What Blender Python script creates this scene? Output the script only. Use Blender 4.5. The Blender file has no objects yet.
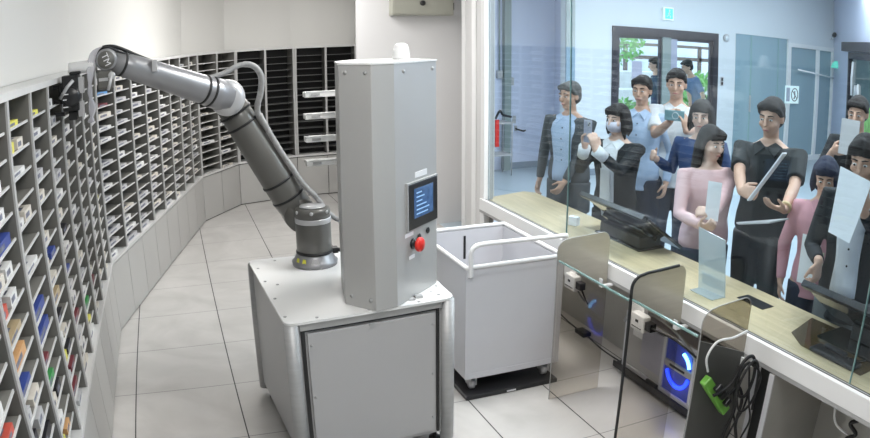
import bpy, bmesh, math, random
from mathutils import Vector, Matrix
random.seed(7)
S = bpy.context.scene
COL = S.collection
PI = math.pi

# ------------------------------------------------------------------ camera
cam = bpy.data.cameras.new('camera'); camo = bpy.data.objects.new('camera', cam); COL.objects.link(camo)
r_ = Vector((0.93359972, -0.35829208, -0.00428453)); u_ = Vector((0.09360833, 0.23233774, 0.96812017)); f_ = Vector((0.34587433, 0.90423778, -0.25044957))
camo.matrix_world = Matrix(((r_.x, u_.x, -f_.x, 0.43108862), (r_.y, u_.y, -f_.y, -8.08482609), (r_.z, u_.z, -f_.z, 2.07355537), (0, 0, 0, 1)))
cam.type = 'PANO'            # the ceiling camera that took the photo has a wide lens with barrel distortion
cam.sensor_fit = 'HORIZONTAL'; cam.sensor_width = 36.0; cam.sensor_height = 36.0 * 438 / 870
cam.clip_start = 0.05; cam.clip_end = 200
cc = cam.cycles if hasattr(cam, 'cycles') and hasattr(cam.cycles, 'panorama_type') else cam
s_ = 870 / 36.0
cc.panorama_type = 'FISHEYE_LENS_POLYNOMIAL'
cc.fisheye_fov = math.radians(120)
cc.fisheye_polynomial_k0 = 0.0
cc.fisheye_polynomial_k1 = -0.0013789894 * s_
cc.fisheye_polynomial_k2 = 0.0
cc.fisheye_polynomial_k3 = -0.00022155e-6 * s_ ** 3
cc.fisheye_polynomial_k4 = 0.0
S.camera = camo

# ------------------------------------------------------------------ world, lamps, exposure
W = bpy.data.worlds.new('sky'); S.world = W; W.use_nodes = True
bgn = W.node_tree.nodes['Background']; bgn.inputs[0].default_value = (0.80, 0.90, 1.0, 1); bgn.inputs[1].default_value = 2.2
S.view_settings.view_transform = 'Standard'; S.view_settings.look = 'None'
S.view_settings.exposure = 0.35; S.view_settings.gamma = 1.0; S.view_settings.use_curve_mapping = False

def lamp(name, loc, size, power, col=(1, 1, 1), rot=(0, 0, 0), size_y=None):
    l = bpy.data.lights.new(name, 'AREA'); l.energy = power; l.color = col
    l.shape = 'RECTANGLE'; l.size = size; l.size_y = size_y or size
    o = bpy.data.objects.new(name, l); COL.objects.link(o); o.location = loc; o.rotation_euler = rot
    return o
ROOM_C = (1.0, 0.985, 0.965); HALL_C = (0.96, 0.985, 1.0)
lamp('ceiling_panel_light', (1.1, -6.6, 3.05), 1.2, 38, ROOM_C, size_y=1.2)
lamp('ceiling_panel_light', (2.2, -4.5, 3.05), 0.6, 44, ROOM_C, size_y=0.6)
lamp('ceiling_panel_light', (1.5, -1.6, 3.05), 1.2, 50, ROOM_C, size_y=1.2)
lamp('ceiling_panel_light', (2.3, -0.1, 3.05), 0.6, 10, ROOM_C, size_y=0.6)
for x in (4.6, 7.4, 10.2):
    for y in (-5.2, -1.6):
        lamp('hall_ceiling_light', (x, y, 3.45), 1.6, 76, HALL_C, size_y=1.6)
sun = bpy.data.lights.new('sun', 'SUN'); sun.energy = 3.0; sun.angle = math.radians(1.0); sun.color = (1, 0.97, 0.92)
suno = bpy.data.objects.new('sun', sun); COL.objects.link(suno); suno.rotation_euler = (math.radians(-42), math.radians(18), 0)

# ------------------------------------------------------------------ materials
def mat(name, col, rough=0.5, metal=0.0, noise=0.0, scale=8.0, emit=None, es=0.0, bump=0.0, coat=0.0, stretch=(1, 1, 1)):
    m = bpy.data.materials.new(name); m.use_nodes = True
    nt = m.node_tree; b = nt.nodes['Principled BSDF']
    b.inputs['Roughness'].default_value = rough; b.inputs['Metallic'].default_value = metal
    b.inputs['Base Color'].default_value = (*col, 1)
    if coat: b.inputs['Coat Weight'].default_value = coat
    if emit: b.inputs['Emission Color'].default_value = (*emit, 1); b.inputs['Emission Strength'].default_value = es
    if noise or bump:
        tc = nt.nodes.new('ShaderNodeTexCoord'); mp = nt.nodes.new('ShaderNodeMapping'); mp.inputs['Scale'].default_value = stretch
        n = nt.nodes.new('ShaderNodeTexNoise'); n.inputs['Scale'].default_value = scale; n.inputs['Detail'].default_value = 4
        nt.links.new(tc.outputs['Object'], mp.inputs[0]); nt.links.new(mp.outputs[0], n.inputs[0])
        if noise:
            rp = nt.nodes.new('ShaderNodeValToRGB')
            rp.color_ramp.elements[0].position = 0.3; rp.color_ramp.elements[1].position = 0.7
            rp.color_ramp.elements[0].color = (*[c * (1 - noise) for c in col], 1); rp.color_ramp.elements[1].color = (*[min(1, c * (1 + noise)) for c in col], 1)
            nt.links.new(n.outputs[0], rp.inputs[0]); nt.links.new(rp.outputs[0], b.inputs['Base Color'])
        if bump:
            bp = nt.nodes.new('ShaderNodeBump'); bp.inputs['Strength'].default_value = bump; bp.inputs['Distance'].default_value = 0.01
            nt.links.new(n.outputs[0], bp.inputs['Height']); nt.links.new(bp.outputs[0], b.inputs['Normal'])
    return m

def glass(name, tint=(1, 1, 1), ior=1.5, rough=0.0, mixc=None, mixf=0.0):
    m = bpy.data.materials.new(name); m.use_nodes = True; nt = m.node_tree; nt.nodes.clear()
    o = nt.nodes.new('ShaderNodeOutputMaterial'); t = nt.nodes.new('ShaderNodeBsdfTransparent'); g = nt.nodes.new('ShaderNodeBsdfGlossy')
    fr = nt.nodes.new('ShaderNodeFresnel'); mx = nt.nodes.new('ShaderNodeMixShader')
    t.inputs[0].default_value = (*tint, 1); g.inputs['Roughness'].default_value = rough; fr.inputs[0].default_value = ior
    src = t
    if mixc:
        d = nt.nodes.new('ShaderNodeBsdfDiffuse'); d.inputs[0].default_value = (*mixc, 1)
        m2 = nt.nodes.new('ShaderNodeMixShader'); m2.inputs[0].default_value = mixf
        nt.links.new(t.outputs[0], m2.inputs[1]); nt.links.new(d.outputs[0], m2.inputs[2]); src = m2
    ge = nt.nodes.new('ShaderNodeNewGeometry'); ma = nt.nodes.new('ShaderNodeMath'); ma.operation = 'MULTIPLY_ADD'     # same reflectance on both faces of the sheet
    ma.inputs[1].default_value = 1.0 / ior - ior; ma.inputs[2].default_value = ior; nt.links.new(ge.outputs['Backfacing'], ma.inputs[0]); nt.links.new(ma.outputs[0], fr.inputs[0])
    nt.links.new(fr.outputs[0], mx.inputs[0]); nt.links.new(src.outputs[0], mx.inputs[1]); nt.links.new(g.outputs[0], mx.inputs[2])
    nt.links.new(mx.outputs[0], o.inputs[0])
    return m

def tile_floor():
    m = bpy.data.materials.new('floor_tiles'); m.use_nodes = True; nt = m.node_tree; N = nt.nodes; L = nt.links
    b = N['Principled BSDF']; b.inputs['Roughness'].default_value = 0.22
    geo = N.new('ShaderNodeNewGeometry'); sp = N.new('ShaderNodeSeparateXYZ'); L.new(geo.outputs['Position'], sp.inputs[0])
    def M(op, a, c=None, d=None):
        n = N.new('ShaderNodeMath'); n.operation = op
        for i, v in enumerate((a, c, d)):
            if v is None: continue
            if isinstance(v, (int, float)): n.inputs[i].default_value = v
            else: L.new(v, n.inputs[i])
        return n.outputs[0]
    def line(coord, off, per, w):
        a = M('DIVIDE', M('SUBTRACT', coord, off), per)
        f = M('ABSOLUTE', M('SUBTRACT', a, M('ROUND', a)))
        return M('LESS_THAN', M('MULTIPLY', f, per), w)
    x, y = sp.outputs[0], sp.outputs[1]
    right = M('GREATER_THAN', x, 2.2)
    xl = M('ADD', M('MULTIPLY', line(x, 0.0, 0.65, 0.0038), M('SUBTRACT', 1.0, right)), M('MULTIPLY', line(x, 2.45, 0.66, 0.0038), right))
    yl = M('MULTIPLY', line(y, 0.0, 0.6635, 0.0028), 0.75)
    g = M('MINIMUM', M('ADD', xl, yl), 1.0)
    n1 = N.new('ShaderNodeTexNoise'); n1.inputs['Scale'].default_value = 1.6; n1.inputs['Detail'].default_value = 5; n1.inputs['Distortion'].default_value = 1.5
    L.new(geo.outputs['Position'], n1.inputs[0])
    rp = N.new('ShaderNodeValToRGB'); rp.color_ramp.elements[0].position = 0.3; rp.color_ramp.elements[1].position = 0.72
    rp.color_ramp.elements[0].color = (0.50, 0.485, 0.465, 1); rp.color_ramp.elements[1].color = (0.60, 0.585, 0.565, 1)
    L.new(n1.outputs[0], rp.inputs[0])
    mx = N.new('ShaderNodeMix'); mx.data_type = 'RGBA'; L.new(g, mx.inputs[0]); L.new(rp.outputs[0], mx.inputs[6]); mx.inputs[7].default_value = (0.035, 0.033, 0.032, 1)
    L.new(mx.outputs[2], b.inputs['Base Color'])
    L.new(M('ADD', M('MULTIPLY', g, 0.4), 0.2), b.inputs['Roughness'])
    return m

def wood(name):
    m = mat(name, (0.62, 0.485, 0.29), 0.42, noise=0.12, scale=3.0, stretch=(14, 1.2, 1)); return m

M_ = dict(
    floor=tile_floor(),
    hallfloor=mat('hall_floor_stone', (0.40, 0.47, 0.52), 0.3, noise=0.05, scale=1.2),
    wall=mat('white_wallboard', (0.66, 0.655, 0.63), 0.6, noise=0.015, scale=1.0),
    wallb=mat('pale_grey_wallboard', (0.66, 0.655, 0.655), 0.6, noise=0.015, scale=1.0),
    hallwall=mat('hall_wall_paint', (0.67, 0.71, 0.735), 0.6, noise=0.02, scale=0.6),
    hallwall2=mat('hall_wall_lavender', (0.62, 0.66, 0.80), 0.6, noise=0.02, scale=0.6),
    ceil=mat('ceiling_board', (0.75, 0.74, 0.72), 0.8, noise=0.01),
    skirt=mat('blue_grey_skirting', (0.22, 0.27, 0.33), 0.5, noise=0.03),
    shelf=mat('shaded_grey_steel', (0.17, 0.168, 0.155), 0.42, 0.0, noise=0.02, scale=3),  # divider sides: shade inside the cells put into a darker grey
    edge=mat('lit_grey_edge', (0.46, 0.46, 0.455), 0.35, noise=0.02, scale=3), board=mat('grey_beige_shelf_board', (0.19, 0.187, 0.17), 0.5, noise=0.04, scale=4),  # edge: divider fronts, the same grey painted in its lit tone
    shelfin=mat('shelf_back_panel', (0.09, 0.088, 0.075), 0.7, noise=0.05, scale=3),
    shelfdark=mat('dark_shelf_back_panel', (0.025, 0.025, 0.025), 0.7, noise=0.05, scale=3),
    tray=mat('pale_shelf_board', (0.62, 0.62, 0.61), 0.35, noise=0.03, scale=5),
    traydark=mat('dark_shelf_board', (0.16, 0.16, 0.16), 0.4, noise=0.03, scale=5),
    base=mat('grey_base_panel', (0.45, 0.445, 0.43), 0.45, noise=0.015, scale=2),
    gap=mat('black_joint', (0.01, 0.01, 0.01), 0.6, noise=0.1),
    mach=mat('white_machine_enamel', (0.78, 0.78, 0.77), 0.3, noise=0.01, scale=3),
    machside=mat('grey_machine_enamel', (0.44, 0.435, 0.44), 0.35, noise=0.015, scale=3),
    tower=mat('silver_grey_cabinet_paint', (0.47, 0.467, 0.46), 0.34, 0.15, noise=0.015, scale=3),
    alum=mat('brushed_aluminium', (0.42, 0.42, 0.42), 0.45, 0.25, noise=0.05, scale=6, stretch=(1, 1, 12)),
    steel=mat('brushed_steel', (0.52, 0.49, 0.42), 0.30, 0.55, noise=0.05, scale=6, stretch=(1, 1, 10)),
    armd=mat('charcoal_arm_shell', (0.125, 0.122, 0.112), 0.42, 0.15, noise=0.03, scale=5, coat=0.3),
    arml=mat('silver_arm_shell', (0.30, 0.30, 0.31), 0.34, 0.4, noise=0.03, scale=5),
    armj=mat('light_arm_cap', (0.55, 0.55, 0.56), 0.3, 0.3, noise=0.02, scale=5),
    black=mat('black_rubber', (0.012, 0.012, 0.013), 0.5, noise=0.1, scale=9),
    blackp=mat('black_plastic', (0.02, 0.02, 0.022), 0.3, noise=0.1, scale=9),
    bglass=mat('black_glossy_screen_back', (0.018, 0.02, 0.018), 0.08, 0.0, noise=0.05, coat=0.6),
    hose=mat('grey_hose_sleeve', (0.32, 0.32, 0.32), 0.5, noise=0.18, scale=40),
    clear=glass('cloudy_clear_tube', (0.85, 0.85, 0.88), 1.45, 0.1, (0.8, 0.8, 0.84), 0.45),
    white=mat('white_enamel', (0.80, 0.80, 0.80), 0.32, noise=0.01),
    cart=mat('white_cart_enamel', (0.62, 0.62, 0.65), 0.35, noise=0.01),
    paper=mat('white_paper', (0.80, 0.80, 0.82), 0.6, noise=0.02),
    red=mat('red_button_plastic', (0.75, 0.03, 0.02), 0.3, noise=0.05),
    yellow=mat('yellow_sticker', (0.75, 0.72, 0.08), 0.5, noise=0.05),
    blue=mat('blue_led', (0.02, 0.05, 0.9), 0.3, noise=0.02, emit=(0.02, 0.06, 1.0), es=2.0),
    led=mat('pale_blue_led', (0.2, 0.5, 0.9), 0.3, noise=0.02, emit=(0.15, 0.5, 1.0), es=4),
    bluepanel=mat('blue_lit_interior', (0.06, 0.09, 0.5), 0.3, noise=0.25, scale=12, coat=0.3),
    purple=mat('lilac_grey_case', (0.42, 0.42, 0.50), 0.35, 0.3, noise=0.05),
    wood=wood('pale_oak_laminate'),
    sign=mat('green_exit_sign', (0.05, 0.6, 0.45), 0.4, noise=0.02, emit=(0.10, 0.75, 0.55), es=0.9),
    signw=mat('white_sign_face', (0.8, 0.85, 0.85), 0.4, noise=0.02, emit=(0.7, 0.9, 0.85), es=0.35),
    screen=mat('blue_touchscreen', (0.05, 0.09, 0.18), 0.15, noise=0.5, scale=26, emit=(0.04, 0.09, 0.2), es=0.6, coat=0.5),
    frame=mat('dark_door_frame', (0.045, 0.04, 0.05), 0.45, 0.2, noise=0.06),
    wallglass=glass('counter_glass', (0.885, 0.95, 0.985), 1.45),
    doorglass=glass('door_glass', (0.93, 0.98, 0.98), 1.45),
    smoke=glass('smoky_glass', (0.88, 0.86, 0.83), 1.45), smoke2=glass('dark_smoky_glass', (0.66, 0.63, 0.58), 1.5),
    frost=glass('frosted_teal_glass', (0.45, 0.62, 0.68), 1.45, 0.15, (0.38, 0.53, 0.60), 0.72),
    acryl=glass('hazy_acrylic', (0.9, 0.93, 0.93), 1.45, 0.05, (0.85, 0.9, 0.9), 0.42),
    green=mat('green_power_strip_plastic', (0.16, 0.42, 0.06), 0.4, noise=0.05),
    beige=mat('greenish_grey_steel', (0.335, 0.335, 0.285), 0.45, noise=0.02),
    darkpanel=mat('dark_grey_laminate', (0.085, 0.085, 0.08), 0.4, noise=0.04),
    midpanel=mat('mid_grey_laminate', (0.40, 0.39, 0.365), 0.45, noise=0.03),
    greenpost=mat('grey_green_post', (0.25, 0.30, 0.29), 0.5, noise=0.03),
    teal=mat('green_glass_edge', (0.25, 0.40, 0.38), 0.15, noise=0.05, coat=0.5),
    tarmac=mat('bright_paving', (0.62, 0.62, 0.66), 0.8, noise=0.1, scale=2),
    leaf=mat('green_leaves', (0.20, 0.42, 0.12), 0.6, noise=0.4, scale=9),
    stone=mat('pale_stone', (0.62, 0.60, 0.60), 0.7, noise=0.12, scale=3),
    brown=mat('brown_timber_beam', (0.16, 0.11, 0.09), 0.6, noise=0.15),
    outwall=mat('outside_wall', (0.66, 0.68, 0.74), 0.7, noise=0.1, scale=1),
)

# ------------------------------------------------------------------ mesh helpers
class MB:
    def __init__(s): s.v = []; s.f = []; s.mi = []; s.smooth = []
    def add(s, vs, fs, sm=False, m=0):
        o = len(s.v); s.v += [tuple(v) for v in vs]
        for f in fs: s.f.append(tuple(i + o for i in f)); s.mi.append(m); s.smooth.append(sm)
        return s
    def box(s, lo, hi, M=None, m=0):
        x0, y0, z0 = lo; x1, y1, z1 = hi
        vs = [Vector(p) for p in ((x0, y0, z0), (x1, y0, z0), (x1, y1, z0), (x0, y1, z0), (x0, y0, z1), (x1, y0, z1), (x1, y1, z1), (x0, y1, z1))]
        if M is not None: vs = [M @ v for v in vs]
        return s.add(vs, [(0, 3, 2, 1), (4, 5, 6, 7), (0, 1, 5, 4), (1, 2, 6, 5), (2, 3, 7, 6), (3, 0, 4, 7)], m=m)
    def prism(s, poly, z0, z1, M=None, m=0):
        n = len(poly); vs = [Vector((p[0], p[1], z0)) for p in poly] + [Vector((p[0], p[1], z1)) for p in poly]
        if M is not None: vs = [M @ v for v in vs]
        return s.add(vs, [tuple(range(n - 1, -1, -1)), tuple(range(n, 2 * n))] + [(i, (i + 1) % n, n + (i + 1) % n, n + i) for i in range(n)], m=m)
    def loft(s, rings, cap=True, sm=True, m=0):
        n = len(rings[0]); vs = [v for r in rings for v in r]; fs = []
        for k in range(len(rings) - 1):
            for i in range(n):
                j = (i + 1) % n; fs.append((k * n + i, k * n + j, (k + 1) * n + j, (k + 1) * n + i))
        if cap: fs.append(tuple(range(n - 1, -1, -1))); fs.append(tuple(range((len(rings) - 1) * n, len(rings) * n)))
        return s.add(vs, fs, sm, m)
    def tube(s, pts, r, n=8, caps='flat', m=0):
        pts = [Vector(p) for p in pts]; rr = r if isinstance(r, (list, tuple)) else [r] * len(pts)
        rings = []; prev = None
        P = list(pts); R = list(rr)
        ts = []
        for i in range(len(P)):
            a = P[max(0, i - 1)]; b = P[min(len(P) - 1, i + 1)]; t = (b - a)
            t = t.normalized() if t.length > 1e-9 else Vector((0, 0, 1)); ts.append(t)
        up = Vector((0, 0, 1)) if abs(ts[0].z) < 0.9 else Vector((1, 0, 0))
        def ring(c, t, rad):
            nonlocal up
            x = up.cross(t); x.normalize(); y = t.cross(x); up = y
            return [c + (x * math.cos(2 * PI * k / n) + y * math.sin(2 * PI * k / n)) * rad for k in range(n)]
        if caps == 'round':
            for a in (80, 50, 25):
                rings.append(ring(P[0] - ts[0] * R[0] * math.sin(math.radians(a)), ts[0], R[0] * math.cos(math.radians(a))))
        for c, t, rad in zip(P, ts, R): rings.append(ring(c, t, rad))
        if caps == 'round':
            for a in (25, 50, 80):
                rings.append(ring(P[-1] + ts[-1] * R[-1] * math.sin(math.radians(a)), ts[-1], R[-1] * math.cos(math.radians(a))))
        return s.loft(rings, m=m)
    def cyl(s, a, b, ra, rb=None, n=24, m=0):
        return s.tube([a, b], [ra, ra if rb is None else rb], n, m=m)
    def lathe(s, base, prof, axis=(0, 0, 1), n=28, m=0):
        a = Vector(axis).normalized(); u = Vector((1, 0, 0)) if abs(a.x) < 0.9 else Vector((0, 1, 0)); x = u.cross(a).normalized(); y = a.cross(x)
        b = Vector(base)
        return s.loft([[b + a * h + (x * math.cos(2 * PI * k / n) + y * math.sin(2 * PI * k / n)) * max(r, 1e-4) for k in range(n)] for r, h in prof], m=m)
    def ell(s, c, rad, M=None, n=16, k=10, m=0):
        c = Vector(c); rings = []
        for i in range(k + 1):
            a = -PI / 2 + PI * i / k; cr = max(math.cos(a), 0.02)
            rg = [Vector((rad[0] * cr * math.cos(2 * PI * j / n), rad[1] * cr * math.sin(2 * PI * j / n), rad[2] * math.sin(a))) for j in range(n)]
            rings.append([c + (M @ v if M is not None else v) for v in rg])
        return s.loft(rings, m=m)
    def build(s, name, mats, parent=None, bevel=0.0, kind=None, origin=None, split=False):
        me = bpy.data.meshes.new(name)
        if parent is not None: off = parent_loc(parent)
        elif origin is not None: off = Vector(origin)
        elif s.v and kind is None:
            xs = [v[0] for v in s.v]; ys = [v[1] for v in s.v]; zs = [v[2] for v in s.v]
            off = Vector(((min(xs) + max(xs)) / 2, (min(ys) + max(ys)) / 2, min(zs)))
        else: off = Vector((0, 0, 0))
        me.from_pydata([(v[0] - off.x, v[1] - off.y, v[2] - off.z) for v in s.v], [], s.f)
        if not isinstance(mats, (list, tuple)): mats = [mats]
        for m in mats: me.materials.append(m)
        me.polygons.foreach_set('material_index', s.mi); me.polygons.foreach_set('use_smooth', s.smooth); me.update()
        bm = bmesh.new(); bm.from_mesh(me); bmesh.ops.recalc_face_normals(bm, faces=bm.faces); bm.to_mesh(me); bm.free()
        o = bpy.data.objects.new(name, me); COL.objects.link(o)
        o.location = off if parent is None else (0, 0, 0)
        if parent is not None: o.parent = parent; OFF[o.name] = off
        if kind: o['kind'] = kind
        if bevel:
            b = o.modifiers.new('bevel', 'BEVEL'); b.width = bevel; b.segments = 2; b.limit_method = 'ANGLE'
        return o
OFF = {}
def parent_loc(p):
    if p.name in OFF: return OFF[p.name].copy()
    return Vector(p.location)
def thing(name, loc, label, cat, group=None):
    o = bpy.data.objects.new(name, None); COL.objects.link(o); o.location = loc; o.empty_display_size = 0.1
    o['label'] = label; o['category'] = cat
    if group: o['group'] = group
    return o
def tag(o, label, cat, group=None, kind=None):
    o['label'] = label; o['category'] = cat
    if group: o['group'] = group
    if kind: o['kind'] = kind
    return o
def BOX(lo, hi): return MB().box(lo, hi)
def rrect(w, h, r, n=5):
    out = []
    for cx, cy, a0 in ((w / 2 - r, h / 2 - r, 0), (-w / 2 + r, h / 2 - r, 90), (-w / 2 + r, -h / 2 + r, 180), (w / 2 - r, -h / 2 + r, 270)):
        for i in range(n + 1):
            a = math.radians(a0 + 90 * i / n); out.append((cx + r * math.cos(a), cy + r * math.sin(a)))
    return out
def text_mesh(txt, size, depth=0.0015):
    cu = bpy.data.curves.new('lettering', 'FONT'); cu.body = txt; cu.size = size; cu.extrude = depth; cu.align_x = 'CENTER'; cu.align_y = 'CENTER'
    return cu
def spline(pts, k=6):
    P = [Vector(p) for p in pts]; out = []
    for i in range(len(P) - 1):
        p0 = P[max(0, i - 1)]; p1 = P[i]; p2 = P[i + 1]; p3 = P[min(len(P) - 1, i + 2)]
        for j in range(k):
            t = j / k
            out.append(0.5 * ((2 * p1) + (p2 - p0) * t + (2 * p0 - 5 * p1 + 4 * p2 - p3) * t * t + (3 * p1 - p0 - 3 * p2 + p3) * t ** 3))
    out.append(P[-1]); return out

# ------------------------------------------------------------------ setting: robot room
BOX((-1.4, -9.6, -0.08), (3.26, 2.3, 0.0)).build('floor', M_['floor'], kind='structure')
BOX((3.26, -9.6, -0.08), (13.6, 2.3, 0.0)).build('floor', M_['hallfloor'], kind='structure')
BOX((-1.4, -9.6, 3.1), (2.86, 2.3, 3.6)).build('ceiling', M_['ceil'], kind='structure')
BOX((2.86, -9.6, 3.52), (13.6, 2.3, 3.6)).build('ceiling', M_['ceil'], kind='structure')
BOX((-1.4, -9.7, 0), (13.6, -9.6, 3.6)).build('wall_front', M_['wall'], kind='structure')

# poly line of the shelving fronts, seen from the room
FR = [(-0.14, -9.45), (-0.14, -2.89), (0.74, 0.30), (1.25, 1.00), (2.05, 1.19), (2.90, 1.19)]
def offset_poly(P, d):
    P = [Vector(p) for p in P]; out = []
    for i, p in enumerate(P):
        ns = []
        if i > 0: t = (p - P[i - 1]).normalized(); ns.append(Vector((-t.y, t.x)))
        if i < len(P) - 1: t = (P[i + 1] - p).normalized(); ns.append(Vector((-t.y, t.x)))
        n = sum(ns, Vector((0, 0))) / len(ns); n = n.normalized(); k = 1 / max(0.5, n.dot(ns[0]))
        out.append(p + n * d * k)
    return out
back = offset_poly(FR, 0.20); outer = offset_poly(FR, 0.30)
back[-1] = Vector((3.2, back[-1].y)); outer[-1] = Vector((3.2, outer[-1].y))
mb = MB()
for i in range(len(back) - 1):
    a, b, c, d = back[i], back[i + 1], outer[i + 1], outer[i]
    mb.prism([(a.x, a.y), (b.x, b.y), (c.x, c.y), (d.x, d.y)], 0, 3.1)
mb.build('wall_left', M_['wall'], kind='structure')
# block of wall with the steel box on it, and the angled return to the counter glass
mb = MB().prism([(3.62, -0.80), (3.62, 1.6), (3.0, 1.6), (3.0, 1.22), (2.915, 1.22), (2.48, -0.3), (2.345, -0.84)], 0, 3.1)
mb.build('wall_back', M_['wallb'], kind='structure')
mb = MB().prism([(3.60, -0.80), (3.40, -1.22), (3.46, -1.22), (3.66, -0.80)], 0, 3.1).prism([(3.40, -1.22), (3.12, -2.12), (3.20, -2.12), (3.46, -1.22)], 0, 3.1).prism([(3.12, -2.12), (2.80, -3.0), (2.88, -3.0), (3.20, -2.12)], 0, 3.1)
mb.build('wall_back_return', M_['wallb'], kind='structure').name = 'wall_right'
BOX((3.375, -1.27, 0), (3.40, -1.18, 3.1)).build('trim_1', M_['white'], kind='structure')
BOX((3.09, -2.17, 0), (3.12, -2.08, 3.1)).build('trim_2', M_['white'], kind='structure')

# glass screen wall over the counter
win = bpy.data.objects.new('window_1', None); COL.objects.link(win); win.location = (2.79, -3.07, 0.8); win['kind'] = 'structure'
for a, b in ((-4.268, -3.085), (-6.618, -4.272), (-9.5, -6.622)):
    BOX((2.785, a, 0.80), (2.795, b, 3.1)).build('glass_pane', M_['wallglass'], win)
for y in (-4.27, -6.62):
    BOX((2.785, y - 0.002, 0.80), (2.795, y + 0.002, 3.1)).build('glass_joint', M_['teal'], win)
BOX((2.75, -3.085, 0.0), (2.80, -3.02, 3.1)).build('window_frame', M_['white'], win)
BOX((2.80, -3.075, 0.0), (2.835, -3.03, 3.1)).build('window_frame', M_['alum'], win)

# ------------------------------------------------------------------ shelving units
SH_TOP = 1.985; Z0 = 0.555; ROWS = 16; PITCH = (1.945 - Z0) / ROWS; DEP = 0.195
def frame_on(P0, P1):
    a = Vector(P0); b = Vector(P1); t = (b - a).normalized(); n = Vector((t.y, -t.x))     # n: into the room
    return Matrix(((t.x, -n.x, 0, a.x), (t.y, -n.y, 0, a.y), (0, 0, 1, 0), (0, 0, 0, 1))), (b - a).length
UN = []
def shelf_unit(P0, P1, nc, label, dark=False, wide=0.034):
    M, Lg = frame_on(P0, P1); c = M @ Vector((Lg / 2, DEP / 2, 0))
    root = thing('shelving_unit', (c.x, c.y, 0), label, 'shelving unit', 'pigeonhole shelving units round the robot')
    w = Lg / nc; g = 0.002
    back_m = M_['shelfdark'] if dark else M_['shelfin']; tm = M_['traydark'] if dark else M_['tray']
    MB().box((g, DEP - 0.006, Z0), (Lg - g, DEP, SH_TOP), M).build('back_panel', back_m, root)
    MB().box((g, -0.004, SH_TOP - 0.026), (Lg - g, DEP, SH_TOP), M).build('top_board', M_['tray'], root)
    MB().box((g, -0.012, Z0 - 0.022), (Lg - g, DEP, Z0), M).build('bottom_board', M_['tray'], root)
    for k in range(nc + 1):
        hw = wide / 2 if k in (0, nc) else 0.014
        u0 = max(g, k * w - hw) if k else g; u1 = min(Lg - g, k * w + hw)
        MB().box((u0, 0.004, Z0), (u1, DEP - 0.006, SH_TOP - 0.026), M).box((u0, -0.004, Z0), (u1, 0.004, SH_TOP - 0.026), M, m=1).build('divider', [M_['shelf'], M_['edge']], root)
    for k in range(nc):
        u0 = k * w + (wide / 2 if k == 0 else 0.011); u1 = (k + 1) * w - (wide / 2 if k == nc - 1 else 0.011)
        for r in range(1, ROWS):
            z = Z0 + r * PITCH
            if dark:
                m = MB().box((u0, 0.016, z - 0.003), (u1, DEP - 0.006, z), M)
            else:
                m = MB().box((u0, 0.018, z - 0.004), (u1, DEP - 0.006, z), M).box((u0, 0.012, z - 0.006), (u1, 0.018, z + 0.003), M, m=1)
            m.build('shelf', [M_['traydark']] if dark else [M_['board'], M_['tray']], root)
        MB().box((k * w + 0.004, 0.0, 0.012), ((k + 1) * w - 0.004, 0.016, Z0 - 0.035), M).build('base_panel', M_['base'], root)
    MB().box((g, 0.014, 0.0), (Lg - g, DEP, Z0 - 0.022), M).build('plinth', M_['gap'], root)
    UN.append((M, Lg, nc, w, dark)); return root
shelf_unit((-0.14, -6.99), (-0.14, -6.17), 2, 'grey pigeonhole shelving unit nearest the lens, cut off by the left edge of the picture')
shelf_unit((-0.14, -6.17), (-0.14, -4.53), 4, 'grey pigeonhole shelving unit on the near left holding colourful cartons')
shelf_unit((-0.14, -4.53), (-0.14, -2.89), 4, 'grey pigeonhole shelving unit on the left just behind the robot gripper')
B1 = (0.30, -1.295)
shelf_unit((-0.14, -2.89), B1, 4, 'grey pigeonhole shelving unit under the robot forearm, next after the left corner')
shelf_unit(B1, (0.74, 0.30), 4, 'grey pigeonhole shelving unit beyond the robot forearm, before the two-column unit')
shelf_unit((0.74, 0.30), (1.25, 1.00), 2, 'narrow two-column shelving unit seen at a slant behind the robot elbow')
shelf_unit((1.25, 1.00), (2.05, 1.19), 2, 'two-column shelving unit with dark openings right of the robot elbow', dark=True, wide=0.056)
shelf_unit((2.05, 1.19), (2.88, 1.19), 2, 'two-column shelving unit with dark openings at the back, beside the cabinet tower', dark=True, wide=0.05)

# ------------------------------------------------------------------ medicine cartons
def boxmat(name, c): return mat(name, c, 0.45, noise=0.06, scale=30)
BW = [('white', boxmat('white_carton', (0.72, 0.72, 0.71))), ('pale grey', boxmat('pale_grey_carton', (0.50, 0.50, 0.51))), ('off-white', boxmat('off_white_carton', (0.66, 0.62, 0.55)))]
BC = [('red', boxmat('red_carton', (0.55, 0.10, 0.07))), ('yellow', boxmat('yellow_carton', (0.70, 0.66, 0.12))), ('blue', boxmat('blue_carton', (0.04, 0.07, 0.28))), ('green', boxmat('green_carton', (0.05, 0.28, 0.08))),
      ('orange', boxmat('orange_carton', (0.62, 0.35, 0.16))), ('black', boxmat('black_carton', (0.02, 0.02, 0.025))), ('maroon', boxmat('maroon_carton', (0.18, 0.04, 0.05))), ('light blue', boxmat('light_blue_carton', (0.12, 0.32, 0.62))), ('tan', boxmat('tan_carton', (0.42, 0.33, 0.2)))]
BD = dict(BW + BC)
ORD = ['first', 'second', 'third', 'fourth', 'fifth', 'sixth', 'seventh', 'eighth', 'ninth', 'tenth', 'eleventh', 'twelfth', 'thirteenth', 'fourteenth', 'fifteenth', 'sixteenth']
label_m = mat('carton_print', (0.16, 0.17, 0.22), 0.5, noise=0.4, scale=60)
PROTO = {}
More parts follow.
